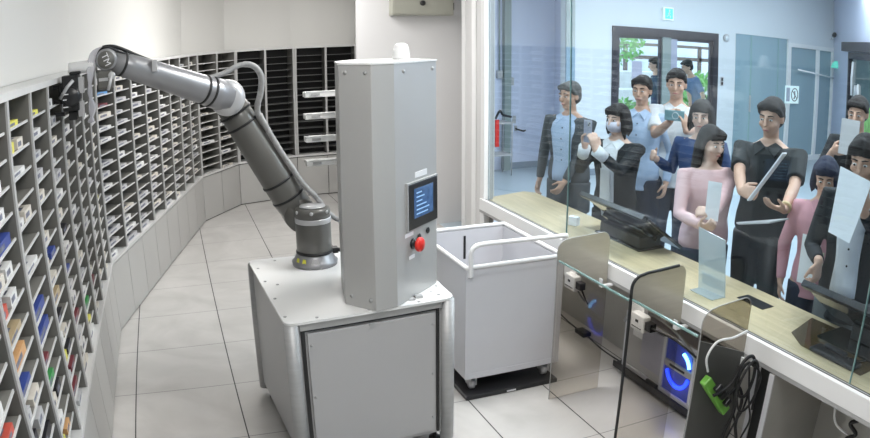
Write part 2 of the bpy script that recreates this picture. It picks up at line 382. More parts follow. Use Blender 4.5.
def carton(col, M, u, d, z, w, l, h, yaw, label, group):
    key = (col, round(w, 2), round(l, 2), round(h, 3))
    if key not in PROTO:
        me = MB(); me.box((-w / 2, -l / 2, 0), (w / 2, l / 2, h))
        me.box((-w / 2 + w * 0.12, -l / 2 - 0.0008, h * 0.25), (w / 2 - w * 0.35, -l / 2 + 0.001, h * 0.7), m=1)
        me.box((-w * 0.3, -l * 0.32, h - 0.001), (w * 0.12, l * 0.1, h + 0.0008), m=1)
        o = me.build('medicine_carton', [BD[col], label_m], kind=None, origin=(0, 0, 0))
        PROTO[key] = o.data
    else:
        o = bpy.data.objects.new('medicine_carton', PROTO[key]); COL.objects.link(o)
    R = M @ Matrix.Translation((u, d, z)) @ Matrix.Rotation(yaw, 4, 'Z')
    o.matrix_world = R
    tag(o, label, 'carton', group); return o
UNAME = ['nearest left-hand unit', 'near left unit', 'left unit behind the gripper', 'unit under the forearm', 'unit beyond the forearm', 'slanted two-column unit']
special = {(1, 0, 14): 'red', (1, 1, 15): 'yellow', (1, 1, 14): 'yellow', (1, 2, 15): 'yellow', (1, 0, 11): 'blue', (1, 0, 9): 'red', (1, 0, 8): 'tan', (1, 1, 7): 'blue', (1, 0, 7): 'orange', (1, 1, 5): 'maroon',
           (0, 1, 3): 'light blue', (0, 1, 2): 'blue', (1, 1, 4): 'green', (1, 2, 3): 'yellow', (1, 1, 1): 'yellow', (1, 2, 1): 'maroon', (2, 3, 6): 'yellow', (1, 2, 5): 'black', (2, 1, 4): 'black', (2, 1, 2): 'maroon',
           (1, 3, 3): 'maroon', (1, 3, 1): 'orange', (2, 0, 2): 'green', (3, 0, 14): 'light blue', (3, 0, 13): 'maroon', (1, 0, 4): 'black', (0, 1, 6): 'orange', (0, 1, 9): 'red', (0, 1, 11): 'black', (1, 3, 6): 'blue', (2, 0, 1): 'yellow'}
nbox = 0
for ui, (M, Lg, nc, w, dark) in enumerate(UN):
    if dark: continue
    for k in range(nc):
        for r in range(ROWS):
            if ui == 0 and r > 9: continue
            if ui == 5 and r % 2: continue
            near = ui <= 1
            rr = random.random()
            if (ui, k, r) not in special and rr < (0.10 if near else 0.12 if ui == 2 else 0.16): continue
            z = Z0 + r * PITCH + 0.0005
            n = 2 if (near and random.random() < 0.38) else 1
            us = 0.30 if n == 1 else 0.22
            for q in range(n):
                if (ui, k, r) in special and q == 0: col = special[(ui, k, r)]
                elif near and r < 9 and random.random() < 0.28: col = random.choice(BC)[0]
                else: col = random.choice(BW)[0]
                bw = random.choice((0.10, 0.13)) if n == 2 else random.choice((0.16, 0.2, 0.24, 0.27)); bh = random.choice((0.02, 0.028, 0.036)) if n == 1 else random.choice((0.026, 0.038))
                bl = random.choice((0.12, 0.14))
                u = k * w + 0.045 + bw / 2 + (random.random() * 0.05 if n == 1 else 0) + q * 0.16
                u = min(u, (k + 1) * w - 0.03 - bw / 2)
                colname = ORD[k]
                tallness = ORD[ROWS - 1 - r]
                side = ('' if n == 1 else (' at the left' if q == 0 else ' at the right'))
                carton(col, M, u, 0.0195 + bl / 2, z, bw, bl, bh, 0,
                       f'{col} carton{side}, {tallness} shelf down, {colname} column, {UNAME[ui]}', 'medicine cartons in the ' + UNAME[ui]); nbox += 1
print('cartons', nbox)
# dark packs at the back units, countless small slivers
# ------------------------------------------------------------------ machine base
ZT = 0.845
FL = Vector((0.846, -5.145)); FRt = Vector((1.682, -5.08)); BR = Vector((1.70, -4.16)); BL = Vector((0.80, -4.13))
mc = thing('robot_machine_base', (1.25, -4.65, 0), 'large white-topped machine cabinet carrying the robot arm and the tall grey tower', 'machine')
def rpoly(P, r, n=4):
    out = []
    N = len(P)
    for i in range(N):
        p = Vector(P[i]); a = (Vector(P[i - 1]) - p).normalized(); b = (Vector(P[(i + 1) % N]) - p).normalized()
        for k in range(n + 1):
            t = k / n; q = (p + a * r) * (1 - t) ** 2 + p * 2 * t * (1 - t) + (p + b * r) * t * t; out.append((q.x, q.y))
    return out
MB().prism(rpoly([FL, FRt, BR, BL], 0.05), ZT - 0.012, ZT).build('top_plate', M_['mach'], mc)
ins = lambda P, d: [Vector(p) + (Vector((1.25, -4.63)) - Vector(p)).normalized() * d for p in P]
core = [FL + Vector((0.03, 0.03)), FRt + Vector((-0.03, 0.03)), BR + Vector((-0.03, -0.03)), BL + Vector((0.03, -0.03))]
MB().prism([tuple(p) for p in core], 0.09, ZT - 0.012).build('body', M_['machside'], mc)
for p, n in zip(core, range(4)):
    MB().cyl((p.x, p.y, 0.05), (p.x, p.y, ZT - 0.013), 0.036, n=20).build('corner_post', M_['alum'], mc)
# front door with black gasket and catch
fd = (core[1] - core[0]).normalized(); fn = Vector((fd.y, -fd.x)); o0 = core[0]
MF = Matrix(((fd.x, -fn.x, 0, o0.x), (fd.y, -fn.y, 0, o0.y), (0, 0, 1, 0), (0, 0, 0, 1))); LF = (core[1] - core[0]).length
MB().box((0.042, -0.010, 0.10), (0.060, 0.0, ZT - 0.03), MF).box((LF - 0.060, -0.010, 0.10), (LF - 0.046, 0.0, ZT - 0.03), MF).box((0.060, -0.010, ZT - 0.058), (LF - 0.060, 0.0, ZT - 0.050), MF).build('gasket', M_['black'], mc)
MB().box((0.036, -0.016, ZT - 0.048), (LF - 0.036, 0.0, ZT - 0.014), MF).build('front_rail', M_['alum'], mc)
dr = MB().box((0.070, -0.016, 0.115), (LF - 0.072, 0.0, ZT - 0.068), MF).build('front_door', M_['machside'], mc, bevel=0.003)
MB().box((LF / 2 - 0.02, -0.024, ZT - 0.078), (LF / 2 + 0.005, -0.016, ZT - 0.062), MF).build('catch', M_['alum'], dr)
for u in (0.085, LF - 0.087):
    for z in (0.2, 0.45, 0.72): MB().cyl(MF @ Vector((u, -0.0165, z)), MF @ Vector((u, -0.020, z)), 0.006, n=10).build('screw', M_['alum'], dr)
# left side panel and its bottom skirt
sd = (core[0] - core[3]).normalized(); sn = Vector((sd.y, -sd.x)) * -1
MS = Matrix(((sd.x, 1, 0, core[3].x), (sd.y, 0, 0, core[3].y), (0, 0, 1, 0), (0, 0, 0, 1)))
MB().prism([(core[3].x - 0.012, core[3].y - 0.05), (core[0].x - 0.012, core[0].y + 0.05), (core[0].x, core[0].y + 0.05), (core[3].x, core[3].y - 0.05)], 0.10, ZT - 0.03).build('side_panel', M_['machside'], mc)
for p in core:
    q = p + (Vector((1.25, -4.63)) - p).normalized() * 0.07
    MB().cyl((q.x, q.y, 0.0), (q.x, q.y, 0.03), 0.035, 0.03).cyl((q.x, q.y, 0.03), (q.x, q.y, 0.092), 0.012).build('levelling_foot', M_['black'], mc)
m = MB()
for x, y in ((0.862, -5.05), (0.855, -4.80), (0.845, -4.53), (0.838, -4.30), (1.0, -5.105), (1.25, -5.09), (1.50, -5.075), (1.62, -5.02), (1.655, -4.90), (1.60, -4.97), (1.53, -5.03), (0.95, -4.19), (0.90, -4.6)):
    MB().cyl((x, y, ZT), (x, y, ZT + 0.0025), 0.008, n=12).build('screw', M_['alum'], mc)
m = MB().box((1.50, -5.035, ZT), (1.535, -5.005, ZT + 0.012)).box((1.46, -5.05, ZT), (1.49, -5.02, ZT + 0.006))
m.build('latch', M_['alum'], mc)

# ------------------------------------------------------------------ tower
tw = thing('control_tower', (1.40, -4.85, ZT), 'tall silver-grey faceted control cabinet with a touch panel and red emergency stop', 'control cabinet')
TP = [(1.166, -4.985), (1.275, -5.128), (1.385, -5.105), (1.676, -4.855), (1.60, -4.62), (1.32, -4.58), (1.203, -4.76)]
ZH = 1.955
MB().prism(TP, ZT + 0.0005, ZH).build('body', M_['tower'], tw, bevel=0.004)
TPc = [(x + (x - 1.4) * 0.012, y + (y + 4.85) * 0.012) for x, y in TP]
MB().prism(TPc, ZH, ZH + 0.008).build('top_cap', M_['mach'], tw)
MB().lathe((1.535, -4.75, ZH + 0.008), [(0.0, 0), (0.042, 0), (0.042, 0.018), (0.040, 0.02), (0.038, 0.05), (0.030, 0.072), (0.016, 0.079), (0.0, 0.08)]).build('beacon_lamp', M_['white'], tw)
def facet(a, b):
    a = Vector(a); b = Vector(b); t = (b - a).normalized(); n = Vector((t.y, -t.x))
    return Matrix(((t.x, -n.x, 0, a.x), (t.y, -n.y, 0, a.y), (0, 0, 1, 0), (0, 0, 0, 1))), (b - a).length
M1, L1 = facet(TP[2], TP[3])
def upos(x, y): return (M1.inverted() @ Vector((x, y, 0))).x
u0 = 0.092; u1 = 0.372
p = MB().box((u0, -0.012, 1.186), (u1, 0.0, 1.402), M1).build('touch_panel', M_['blackp'], tw, bevel=0.004)
MB().box((u0 + 0.05, -0.0135, 1.235), (u1 - 0.05, -0.012, 1.375), M1).build('screen', M_['screen'], p)
m = MB()
for i in range(6):
    m.box((u0 + 0.07, -0.0142, 1.25 + i * 0.02), (u0 + 0.07 + random.uniform(0.05, 0.13), -0.0135, 1.256 + i * 0.02), M1)
m.build('screen_text', mat('screen_text', (0.25, 0.4, 0.6), 0.4, noise=0.05, emit=(0.15, 0.3, 0.5), es=0.6), p)
m = MB().box((u0, -0.0125, 1.402), (u1, -0.0, 1.409), M1).box((u0 - 0.006, -0.0125, 1.180), (u0, 0, 1.409), M1); m.build('panel_rim', M_['alum'], p)
MB().box((u0 + 0.08, -0.003, 1.422), (u0 + 0.19, 0, 1.448), M1).build('name_plate', M_['paper'], tw)
es = MB().lathe(M1 @ Vector((0.145, -0.001, 1.115)), [(0.026, 0), (0.026, 0.014), (0.018, 0.016), (0.018, 0.028)], axis=M1.to_3x3() @ Vector((0, -1, 0)), n=20).build('emergency_stop', M_['blackp'], tw)
MB().lathe(M1 @ Vector((0.145, -0.029, 1.115)), [(0.020, 0), (0.034, 0.002), (0.035, 0.014), (0.028, 0.022), (0.0, 0.024)], axis=M1.to_3x3() @ Vector((0, -1, 0)), n=20).build('red_button', M_['red'], es)
for uu, zz in ((0.20, 1.135), (0.285, 1.145)):
    MB().lathe(M1 @ Vector((uu, -0.0005, zz)), [(0.012, 0), (0.016, 0.004), (0.012, 0.008), (0, 0.009)], axis=M1.to_3x3() @ Vector((0, -1, 0)), n=16).build('key_switch', M_['black'], tw)
for a, b, c in ((0.075, 0.15, 1.165), (0.11, 0.16, 1.052)):
    MB().box((a, -0.002, c - 0.009), (b, 0, c + 0.009), M1).build('label_plate', M_['paper'], tw)
M0, L0 = facet(TP[0], TP[1])
m = MB()
for Mx, us, zs in ((M0, (0.04, L0 - 0.03), (ZH - 0.035, ZT + 0.05)), (M1, (0.08, L1 - 0.04), (ZH - 0.035,))):
    for u in us:
        for z in zs: MB().cyl(Mx @ Vector((u, -0.004, z)), Mx @ Vector((u, 0.002, z)), 0.009, n=12).build('bolt', M_['alum'], tw)
# rack arms that reach out behind the tower
for z in (1.755, 1.628, 1.495, 1.355):
    a = MB().box((1.195, -4.03, z - 0.018), (1.50, -3.95, z + 0.012)).box((1.20, -4.034, z + 0.012), (1.50, -4.022, z + 0.018)).build('rack_arm', M_['mach'], tw, bevel=0.004)
    MB().box((1.23, -4.038, z - 0.008), (1.28, -4.030, z + 0.006)).build('rack_slot', M_['alum'], a)
MB().box((1.40, -4.08, ZT), (1.46, -3.95 - 0.2, 1.78)).box((1.42, -4.60, 1.3), (1.46, -4.08, 1.36)).box((1.42, -4.60, 1.7), (1.46, -4.08, 1.76)).box((1.40, -4.16, 1.3), (1.50, -3.95, 1.78)).build('rack_post', M_['mach'], tw)

# ------------------------------------------------------------------ robot arm
ra = thing('industrial_robot', (1.16, -4.315, ZT), 'charcoal and silver six-joint robot arm reaching from the white machine to the left shelves', 'robot arm')
bc = Vector((1.16, -4.315, ZT))
bf = MB().lathe(bc, [(0.0, 0), (0.125, 0), (0.128, 0.022), (0.118, 0.028), (0.103, 0.062), (0.100, 0.066), (0, 0.066)], n=36).build('base_flange', M_['arml'], ra)
m = MB()
for a in (-155, -132):
    d = Vector((math.cos(math.radians(a)), math.sin(math.radians(a)), 0)); c = bc + d * 0.1145 + Vector((0, 0, 0.040)); t = Vector((-d.y, d.x, 0))
    m.add([c - t * 0.013 + d * 0.002 - Vector((0, 0, .010)), c + t * 0.013 + d * 0.002 - Vector((0, 0, .010)), c + t * 0.009 + Vector((0, 0, .013)) - d * 0.003, c - t * 0.009 + Vector((0, 0, .013)) - d * 0.003], [(0, 1, 2, 3)])
m.build('warning_sticker', M_['yellow'], bf)
d = Vector((math.cos(math.radians(-100)), math.sin(math.radians(-100)), 0)); t = Vector((-d.y, d.x, 0)); c = bc + d * 0.116
MB().add([c - t * 0.035 + d * 0.008, c + t * 0.035 + d * 0.008, c + t * 0.012 - d * 0.006 + Vector((0, 0, .056)), c - t * 0.012 - d * 0.006 + Vector((0, 0, .056)), c - t * 0.035 - d * 0.02, c + t * 0.035 - d * 0.02, c + t * 0.012 - d * 0.03 + Vector((0, 0, .05)), c - t * 0.012 - d * 0.03 + Vector((0, 0, .05))],
         [(0, 1, 2, 3), (4, 7, 6, 5), (0, 4, 5, 1), (1, 5, 6, 2), (2, 6, 7, 3), (3, 7, 4, 0)]).build('flange_recess', M_['machside'], bf)
MB().lathe(bc, [(0.094, 0.0665), (0.098, 0.072), (0.098, 0.235), (0.096, 0.24)], n=36).build('base_column', M_['armd'], ra)
MB().lathe(bc, [(0.1, 0.068), (0.103, 0.072), (0.103, 0.080), (0.1, 0.083)], n=36).build('seal_ring', M_['black'], ra)
MB().lathe(bc, [(0.099, 0.240), (0.100, 0.246), (0.100, 0.262), (0.099, 0.268)], n=36).build('light_ring', M_['armj'], ra)
MB().lathe(bc, [(0.097, 0.268), (0.098, 0.300), (0.092, 0.318), (0.070, 0.324), (0, 0.325)], n=36).build('column_cap', M_['armd'], ra)
m = MB()
for k in range(3):
    a = math.radians(200 + k * 55); m.cyl(bc + Vector((math.cos(a) * 0.098, math.sin(a) * 0.098, 0.305)), bc + Vector((math.cos(a) * 0.103, math.sin(a) * 0.103, 0.305)), 0.01, n=10)
m.lathe(bc + Vector((0, 0, 0.3255)), [(0.0, 0), (0.072, 0), (0.070, 0.004), (0, 0.005)])
m.build('cap_plate', M_['armj'], ra)
Sj = Vector((1.115, -4.15, 1.10)); Ej = Vector((0.728, -4.15, 1.785))
yv = Vector((0, 1, 0))
MB().lathe(Sj + yv * 0.09, [(0.0, 0), (0.08, 0), (0.097, 0.02), (0.097, 0.12), (0.094, 0.18), (0, 0.19)], axis=(0, -1, 0), n=32).build('shoulder_joint', M_['armd'], ra)
dE = (Ej - Sj).normalized()
l1 = MB().tube([Sj - dE * 0.02, Sj + dE * 0.10, Sj + dE * 0.2, Ej - dE * 0.16, Ej - dE * 0.03], [0.094, 0.097, 0.096, 0.089, 0.086], 32).build('lower_link', M_['armd'], ra)
for s_d in (0.12, 0.225, (Ej - Sj).length - 0.18, (Ej - Sj).length - 0.105):
    c = Sj + dE * s_d; rr = 0.098 if s_d < 0.3 else 0.0915
    MB().cyl(c - dE * 0.006, c + dE * 0.006, rr + 0.003, n=32).build('cable_strap', M_['black'], l1)
c = Ej; MB().lathe(c + yv * 0.085, [(0.0, 0), (0.07, 0), (0.088, 0.014), (0.09, 0.05), (0.094, 0.17), (0.098, 0.20), (0.092, 0.235), (0.062, 0.256), (0, 0.262)], axis=(0, -1, 0), n=36).build('elbow_joint', M_['armj'], ra)
E2 = Vector((0.725, -4.26, 1.79)); Wj = Vector((0.112, -4.60, 2.045)); dW = (Wj - E2).normalized()
l2 = MB().tube([E2 + dW * 0.0, E2 + dW * 0.09, E2 + dW * 0.16, Wj - dW * 0.14, Wj - dW * 0.03], [0.084, 0.082, 0.076, 0.062, 0.055], 32).build('upper_link', M_['arml'], ra)
LW = (Wj - E2).length
for s_d, rr in ((0.115, 0.081), (0.158, 0.078), (LW - 0.085, 0.060)):
    c = E2 + dW * s_d; MB().cyl(c - dW * 0.006, c + dW * 0.006, rr + 0.0025, n=32).build('cable_strap', M_['black'], l2)
wj = MB().lathe(Wj + yv * 0.05, [(0.0, 0), (0.045, 0), (0.052, 0.01), (0.054, 0.09), (0.050, 0.10), (0.046, 0.104), (0, 0.105)], axis=(0, -1, 0), n=32).build('wrist_joint', M_['arml'], ra)
MB().lathe(Wj + yv * -0.0553, [(0.0, 0), (0.043, 0), (0.042, 0.004), (0, 0.005)], axis=(0, -1, 0), n=32).build('wrist_cap', M_['armd'], wj)
tc_ = bpy.data.objects.new('lettering', text_mesh('TM', 0.045, 0.001)); COL.objects.link(tc_); bpy.context.view_layer.update()
tx = bpy.data.objects.new('wrist_logo', bpy.data.meshes.new_from_object(tc_)); COL.objects.link(tx); tx.data.materials.clear(); tx.data.materials.append(M_['paper']); bpy.data.objects.remove(tc_)
tx.parent = wj; tx.location = Vector(Wj) + Vector((0, -0.0612, 0)) - bc; tx.rotation_euler = (PI / 2, math.radians(70), 0)
# wrist housing, tool flange, cylinder
MB().box((0.062, -4.65, 1.905), (0.142, -4.56, 1.995)).build('wrist_housing', M_['armd'], ra, bevel=0.012)
MB().box((0.072, -4.654, 1.945), (0.120, -4.649, 1.960)).build('housing_slot', M_['armj'], ra)
MB().lathe((0.060, -4.60, 2.022), [(0.0, 0), (0.026, 0), (0.030, 0.02), (0.030, 0.12), (0.027, 0.145), (0, 0.147)], axis=(-1, 0, -0.02), n=24).build('tool_cylinder', M_['white'], ra)
m = MB().lathe((0.138, -4.655, 1.968), [(0, 0), (0.018, 0), (0.018, 0.014), (0, 0.015)], axis=(0, -1, 0), n=16).tube([(0.138, -4.664, 1.968), (0.118, -4.664, 1.90)], 0.008, 10)
m.build('release_lever', M_['armj'], ra)
# clear hoses round the wrist
m = MB()
for k in range(4):
    dx = k * 0.008
    m.tube(spline([(0.10 + dx, -4.58 + dx, 2.105), (0.035 + dx, -4.60, 2.08), (0.018 + dx, -4.63, 1.99), (0.030 - dx * 0.5, -4.64, 1.90), (0.018 + dx, -4.63, 1.82), (0.030 - dx, -4.62, 1.755)]), 0.0085, 8)
m.build('clear_hoses', M_['clear'], ra)
# black gripper
gr = MB().box((-0.115, -4.67, 1.82), (-0.030, -4.57, 1.99)).box((-0.135, -4.655, 1.855), (-0.115, -4.585, 1.955)).box((-0.075, -4.665, 1.99), (-0.02, -4.575, 2.005)).box((-0.09, -4.65, 1.775), (-0.045, -4.59, 1.82)).build('gripper', M_['black'], ra, bevel=0.006)
MB().tube([(-0.125, -4.675, 1.885), (-0.085, -4.69, 1.935), (-0.055, -4.675, 1.965)], 0.009, 10).build('gripper_link', M_['armj'], gr)
MB().lathe((-0.072, -4.571, 1.89), [(0, 0), (0.045, 0), (0.05, 0.02), (0.05, 0.1), (0.04, 0.112), (0, 0.113)], axis=(0, -1, 0), n=24).build('gripper_motor', M_['blackp'], gr)
for z in (1.80, 1.86, 1.93):
    MB().box((-0.165, -4.64, z), (-0.112, -4.60, z + 0.018)).build('gripper_finger', M_['blackp'], gr)
for lo_, hi_ in (((-0.038, -4.655, 1.79), (-0.012, -4.60, 1.86)), ((-0.034, -4.66, 1.90), (-0.006, -4.61, 1.975))): BOX(lo_, hi_).build('suction_block', M_['armj'], gr)
m = MB()
for z, l in ((1.90, .03), (1.875, .02), (1.84, .026)):
    MB().box((-0.11, -4.686, z), (-0.11 + l, -4.684, z + 0.005)).build('marking', M_['paper'], gr)
# umbilical hoses
m = MB().tube(spline([(0.60, -4.33, 1.895), (0.70, -4.30, 1.915), (0.80, -4.28, 1.955), (0.875, -4.27, 1.945), (0.915, -4.26, 1.885), (0.912, -4.24, 1.80), (0.895, -4.22, 1.725), (0.905, -4.20, 1.665), (0.955, -4.19, 1.585)]), [0.014] * 14 + [0.017] * 35, 10)
m.build('umbilical_hose', M_['hose'], ra)
m = MB().tube(spline([(0.905, -4.215, 1.68), (0.95, -4.21, 1.59), (1.02, -4.21, 1.46), (1.07, -4.215, 1.38), (1.13, -4.23, 1.28), (1.20, -4.26, 1.20), (1.24, -4.28, 1.13)]), 0.016, 10)
m.build('lower_hose', M_['hose'], ra)
m = MB().tube(spline([(0.09, -4.60, 2.105), (0.16, -4.58, 2.10), (0.32, -4.49, 2.02), (0.46, -4.41, 1.965), (0.60, -4.33, 1.90)]), 0.009, 8)
m.tube(spline([(0.055, -4.60, 2.04), (0.075, -4.62, 2.085), (0.11, -4.63, 2.105), (0.18, -4.60, 2.075), (0.32, -4.50, 2.005)]), 0.006, 8)
m.build('forearm_cable', M_['black'], ra)
MB().box((0.335, -4.56, 1.965), (0.36, -4.50, 2.02)).build('cable_clip', M_['armj'], ra)
m = MB().tube(spline([(1.25, -4.32, 0.915), (1.31, -4.34, 0.915), (1.37, -4.36, 0.90), (1.40, -4.5, 0.86)]), 0.012, 8).box((1.245, -4.345, 0.90), (1.29, -4.30, 0.93))
m.build('power_plug', M_['black'], ra)
MB().tube(spline([(1.245, -4.28, 1.13), (1.29, -4.29, 1.085), (1.33, -4.31, 1.05), (1.42, -4.4, 0.86)]), 0.013, 8).build('hose_tail', M_['hose'], ra)

# ------------------------------------------------------------------ cart
ct = thing('roll_cart', (2.25, -4.22, 0), 'white open-topped metal roll cart with tubular handle and castors', 'cart')
x0, x1, y0, y1 = 1.945, 2.565, -4.61, -3.82; zt = 0.80; t = 0.012
for nm, lo, hi in (('front_panel', (x0, y0, .12), (x1, y0 + t, zt)), ('back_panel', (x0, y1 - t, .12), (x1, y1, zt)), ('side_panel', (x0, y0 + t, .12), (x0 + t, y1 - t, zt)), ('side_panel', (x1 - t, y0 + t, .12), (x1, y1 - t, zt)), ('bottom_panel', (x0 + t, y0 + t, .12), (x1 - t, y1 - t, .14))):
    BOX(lo, hi).build(nm, M_['cart'], ct)
R = 0.013
m = MB().tube([(x0, y0, zt + R), (x0, y1, zt + R)], R, 12, 'round').tube([(x0, y1, zt + R), (x1, y1, zt + R)], R, 12, 'round').tube([(x1, y1, zt + R), (x1, y0, zt + R)], R, 12, 'round').tube([(x1, y0, zt + R), (x0, y0, zt + R)], R, 12, 'round')
m.build('top_rail', M_['white'], ct)
MB().tube(spline([(x0 + 0.02, y0 - 0.012, 0.76), (x0 + 0.02, y0 - 0.014, 0.83), (x0 + 0.022, y0 - 0.014, 0.90), (x0 + 0.04, y0 - 0.014, 0.932), (x0 + 0.09, y0 - 0.014, 0.945), (x0 + 0.3, y0 - 0.014, 0.943), (x1 - 0.03, y0 - 0.014, 0.938), (x1 + 0.012, y0 + 0.0, 0.93), (x1 + 0.014, y0 + 0.03, 0.885), (x1 + 0.014, y0 + 0.05, 0.81)]), 0.0135, 12).build('handle', M_['white'], ct)
for lo, hi in (((x0 - .004, y0 - .004, .12), (x0 + .028, y0, zt)), ((x1 - .028, y0 - .004, .12), (x1 + .004, y0, zt)), ((x0 + .028, y0 - .004, zt - .035), (x1 - .028, y0, zt)), ((x0 + .028, y0 - .004, .12), (x1 - .028, y0, .155)), ((x0 - .004, y0, zt - .03), (x0, y1, zt))):
    BOX(lo, hi).build('frame_strip', M_['cart'], ct)
BOX((2.26, y1 - t - .004, .60), (2.275, y1 - t, .76)).build('slot', M_['black'], ct)
for cx, cy in ((x0 + .06, y0 + .05), (x1 - .07, y0 + .05), (x0 + .06, y1 - .06), (x1 - .07, y1 - .06)):
    c = MB().cyl((cx - .013, cy, .062), (cx + .013, cy, .062), .033, n=20).build('castor', M_['machside'], ct)
    MB().box((cx - .024, cy - .03, .06), (cx - .016, cy + .03, .115)).box((cx + .016, cy - .03, .06), (cx + .024, cy + .03, .115)).box((cx - .024, cy - .03, .112), (cx + .024, cy + .03, .12)).build('fork', M_['alum'], c)
tr = MB().box((1.935, -4.655, 0.0), (2.55, -3.85, 0.028)).build('floor_mat', M_['blackp'], bevel=0.004)
tag(tr, 'flat black tray on the floor under the castors of the white cart', 'tray')
tag(BOX((2.2, -4.6572, 0.008), (2.26, -4.6552, 0.018)).build('tray_sticker', M_['paper']), 'small pale sticker on the front edge of the black floor tray', 'sticker')
bpy.data.objects['tray_sticker'].parent = tr; bpy.data.objects['tray_sticker'].location = Vector(bpy.data.objects['tray_sticker'].location) - tr.location
for k in ('label', 'category'): del bpy.data.objects['tray_sticker'][k]
# ------------------------------------------------------------------ steel box on the wall
wb = thing('wall_cabinet', (3.07, -0.90, 2.30), 'shallow grey-green steel control box mounted on the white wall above the tower', 'wall box')
MB().box((2.705, -0.945, 2.30), (3.385, -0.825, 2.80)).build('body', M_['beige'], wb, bevel=0.006)
MB().box((2.72, -0.952, 2.315), (3.37, -0.945, 2.79)).build('door', M_['beige'], wb, bevel=0.003)
MB().lathe((3.03, -0.952, 2.43), [(0.02, 0), (0.028, 0.004), (0.028, 0.02), (0.0, 0.022)], axis=(0, -1, 0), n=20).build('lock_knob', M_['black'], wb)
MB().box((3.385, -0.92, 2.36), (3.40, -0.88, 2.44)).build('hinge', M_['blackp'], wb)

# ------------------------------------------------------------------ counter
cn = thing('service_counter', (3.03, -5.7, 0), 'long pale wood service counter running under the glass screen', 'counter')
MB().prism([(2.80, -9.4), (3.27, -9.4), (3.27, -2.98), (3.20, -2.90), (2.84, -3.0), (2.80, -3.02)], 0.765, 0.80).build('worktop', M_['wood'], cn, bevel=0.003)
BOX((3.20, -9.4, 0.0), (3.235, -3.02, 0.765)).build('back_panel', M_['midpanel'], cn)
rl = MB().box((2.742, -9.4, 0.715), (2.783, -3.02, 0.805)).build('front_rail', M_['white'], cn, bevel=0.003)
MB().box((2.766, -9.4, 0.805), (2.772, -3.02, 0.8075)).build('rail_groove', M_['black'], rl)
MB().box((2.783, -9.4, 0.765), (2.80, -3.02, 0.80)).build('glazing_channel', M_['gap'], cn)
MB().box((2.744, -9.4, 0.695), (2.765, -3.02, 0.715)).build('rail_lip', M_['alum'], cn)
# carcass to the near right: uprights with a black gap between, inner panels
for y0_, y1_, mt in ((-6.125, -6.09, 'midpanel'), (-6.225, -6.20, 'midpanel'), (-7.22, -7.20, 'midpanel')):
    BOX((2.744, y0_, 0.0), (3.20, y1_, 0.69)).build('upright', M_[mt], cn)
BOX((2.75, -6.20, 0.0), (3.19, -6.125, 0.69)).build('recess', M_['gap'], cn)
for y in (-6.125, -6.225):
    BOX((2.736, y, 0.0), (2.744, y + 0.03, 0.69)).build('upright_edge', M_['cart'], cn)
BOX((3.185, -7.20, 0.0), (3.20, -6.225, 0.72)).build('cabinet_back', M_['midpanel'], cn)
BOX((2.95, -6.80, 0.0), (2.965, -6.55, 0.72)).build('cable_panel', M_['midpanel'], cn)
# brackets that hold the side screens
for y in (-4.86, -5.55, -6.06):
    MB().box((2.66, y - 0.035, 0.69), (2.74, y - 0.005, 0.70)).box((2.66, y - 0.035, 0.70), (2.666, y - 0.005, 0.74)).build('bracket', M_['white'], cn)

def plate(pts, y, th=0.006):
    n = len(pts); m = MB(); vs = [(x, y - th / 2, z) for x, z in pts] + [(x, y + th / 2, z) for x, z in pts]
    m.add(vs, [tuple(range(n - 1, -1, -1)), tuple(range(n, 2 * n))] + [(i, (i + 1) % n, n + (i + 1) % n, n + i) for i in range(n)]); return m
def arc(cx, cz, r, a0, a1, n=6): return [(cx + r * math.cos(math.radians(a0 + (a1 - a0) * i / n)), cz + r * math.sin(math.radians(a0 + (a1 - a0) * i / n))) for i in range(n + 1)]
def screen(y, xl, xr, zt_, label, lowmat, topmat, gasket=False, diag=True, zl=0.87, zr=0.66, w_top=None):
    t = thing('side_screen', ((xl + xr) / 2, y, 0), label, 'screen panel', 'round-cornered side screens under the counter')
    top = arc(xr - 0.05, zt_ - 0.05, 0.05, 0, 90) + [(xl + 0.09, zt_ - 0.01)] + arc(xl + 0.065, zt_ - 0.08, 0.065, 90, 180)
    if diag:
        plate(top + [(xl, zl), (xr, zr)], y).build('upper_plate', topmat, t)
        plate([(xr, zr - 0.002), (xl, zl - 0.002), (xl, 0.0), (xr, 0.0)], y).build('lower_pane', lowmat, t)
    else:
        plate(top + [(xl, 0.86), (xr, 0.74)], y).build('upper_pane', topmat, t)
        plate([(xr, 0.738), (xl, 0.858), (xl, 0.0), (xr, 0.0)], y, 0.012).build('lower_panel', lowmat, t)
    if gasket:
        path = [(x, y, z) for x, z in [(xl, 0.0), (xl, 0.5)] + [(x, z) for x, z in reversed(top)][0:9]]
        MB().tube([Vector(p) for p in path], 0.008, 8).build('edge_seal', M_['black'], t)
    else:
        path = [(x, y, z) for x, z in [(xl, 0.0), (xl, 0.5)] + [(x, z) for x, z in reversed(top)]]
        MB().tube([Vector(p) for p in path], 0.0028, 6).build('edge_trim', M_['alum'], t)
    return t
screen(-4.83, 2.392, 2.739, 0.997, 'round-cornered side screen with a brushed plate, the one beside the white cart', M_['smoke'], M_['steel'])
screen(-5.52, 2.400, 2.739, 1.005, 'round-cornered side screen with a thick black edge seal, in the middle', M_['smoke'], M_['steel'], gasket=True)
screen(-6.03, 2.410, 2.71, 1.01, 'dark side screen with a clear top, behind the green power strip', M_['darkpanel'], M_['smoke2'], diag=False)
t = thing('glass_rail', (2.40, -5.4, 0.87), 'narrow green-edged glass strip joining the side screens below the counter', 'glass strip')
BOX((2.396, -5.51, 0.862), (2.402, -4.84, 0.872)).build('strip', M_['teal'], t)
BOX((2.400, -6.02, 0.872), (2.406, -5.53, 0.882)).build('strip', M_['teal'], t)

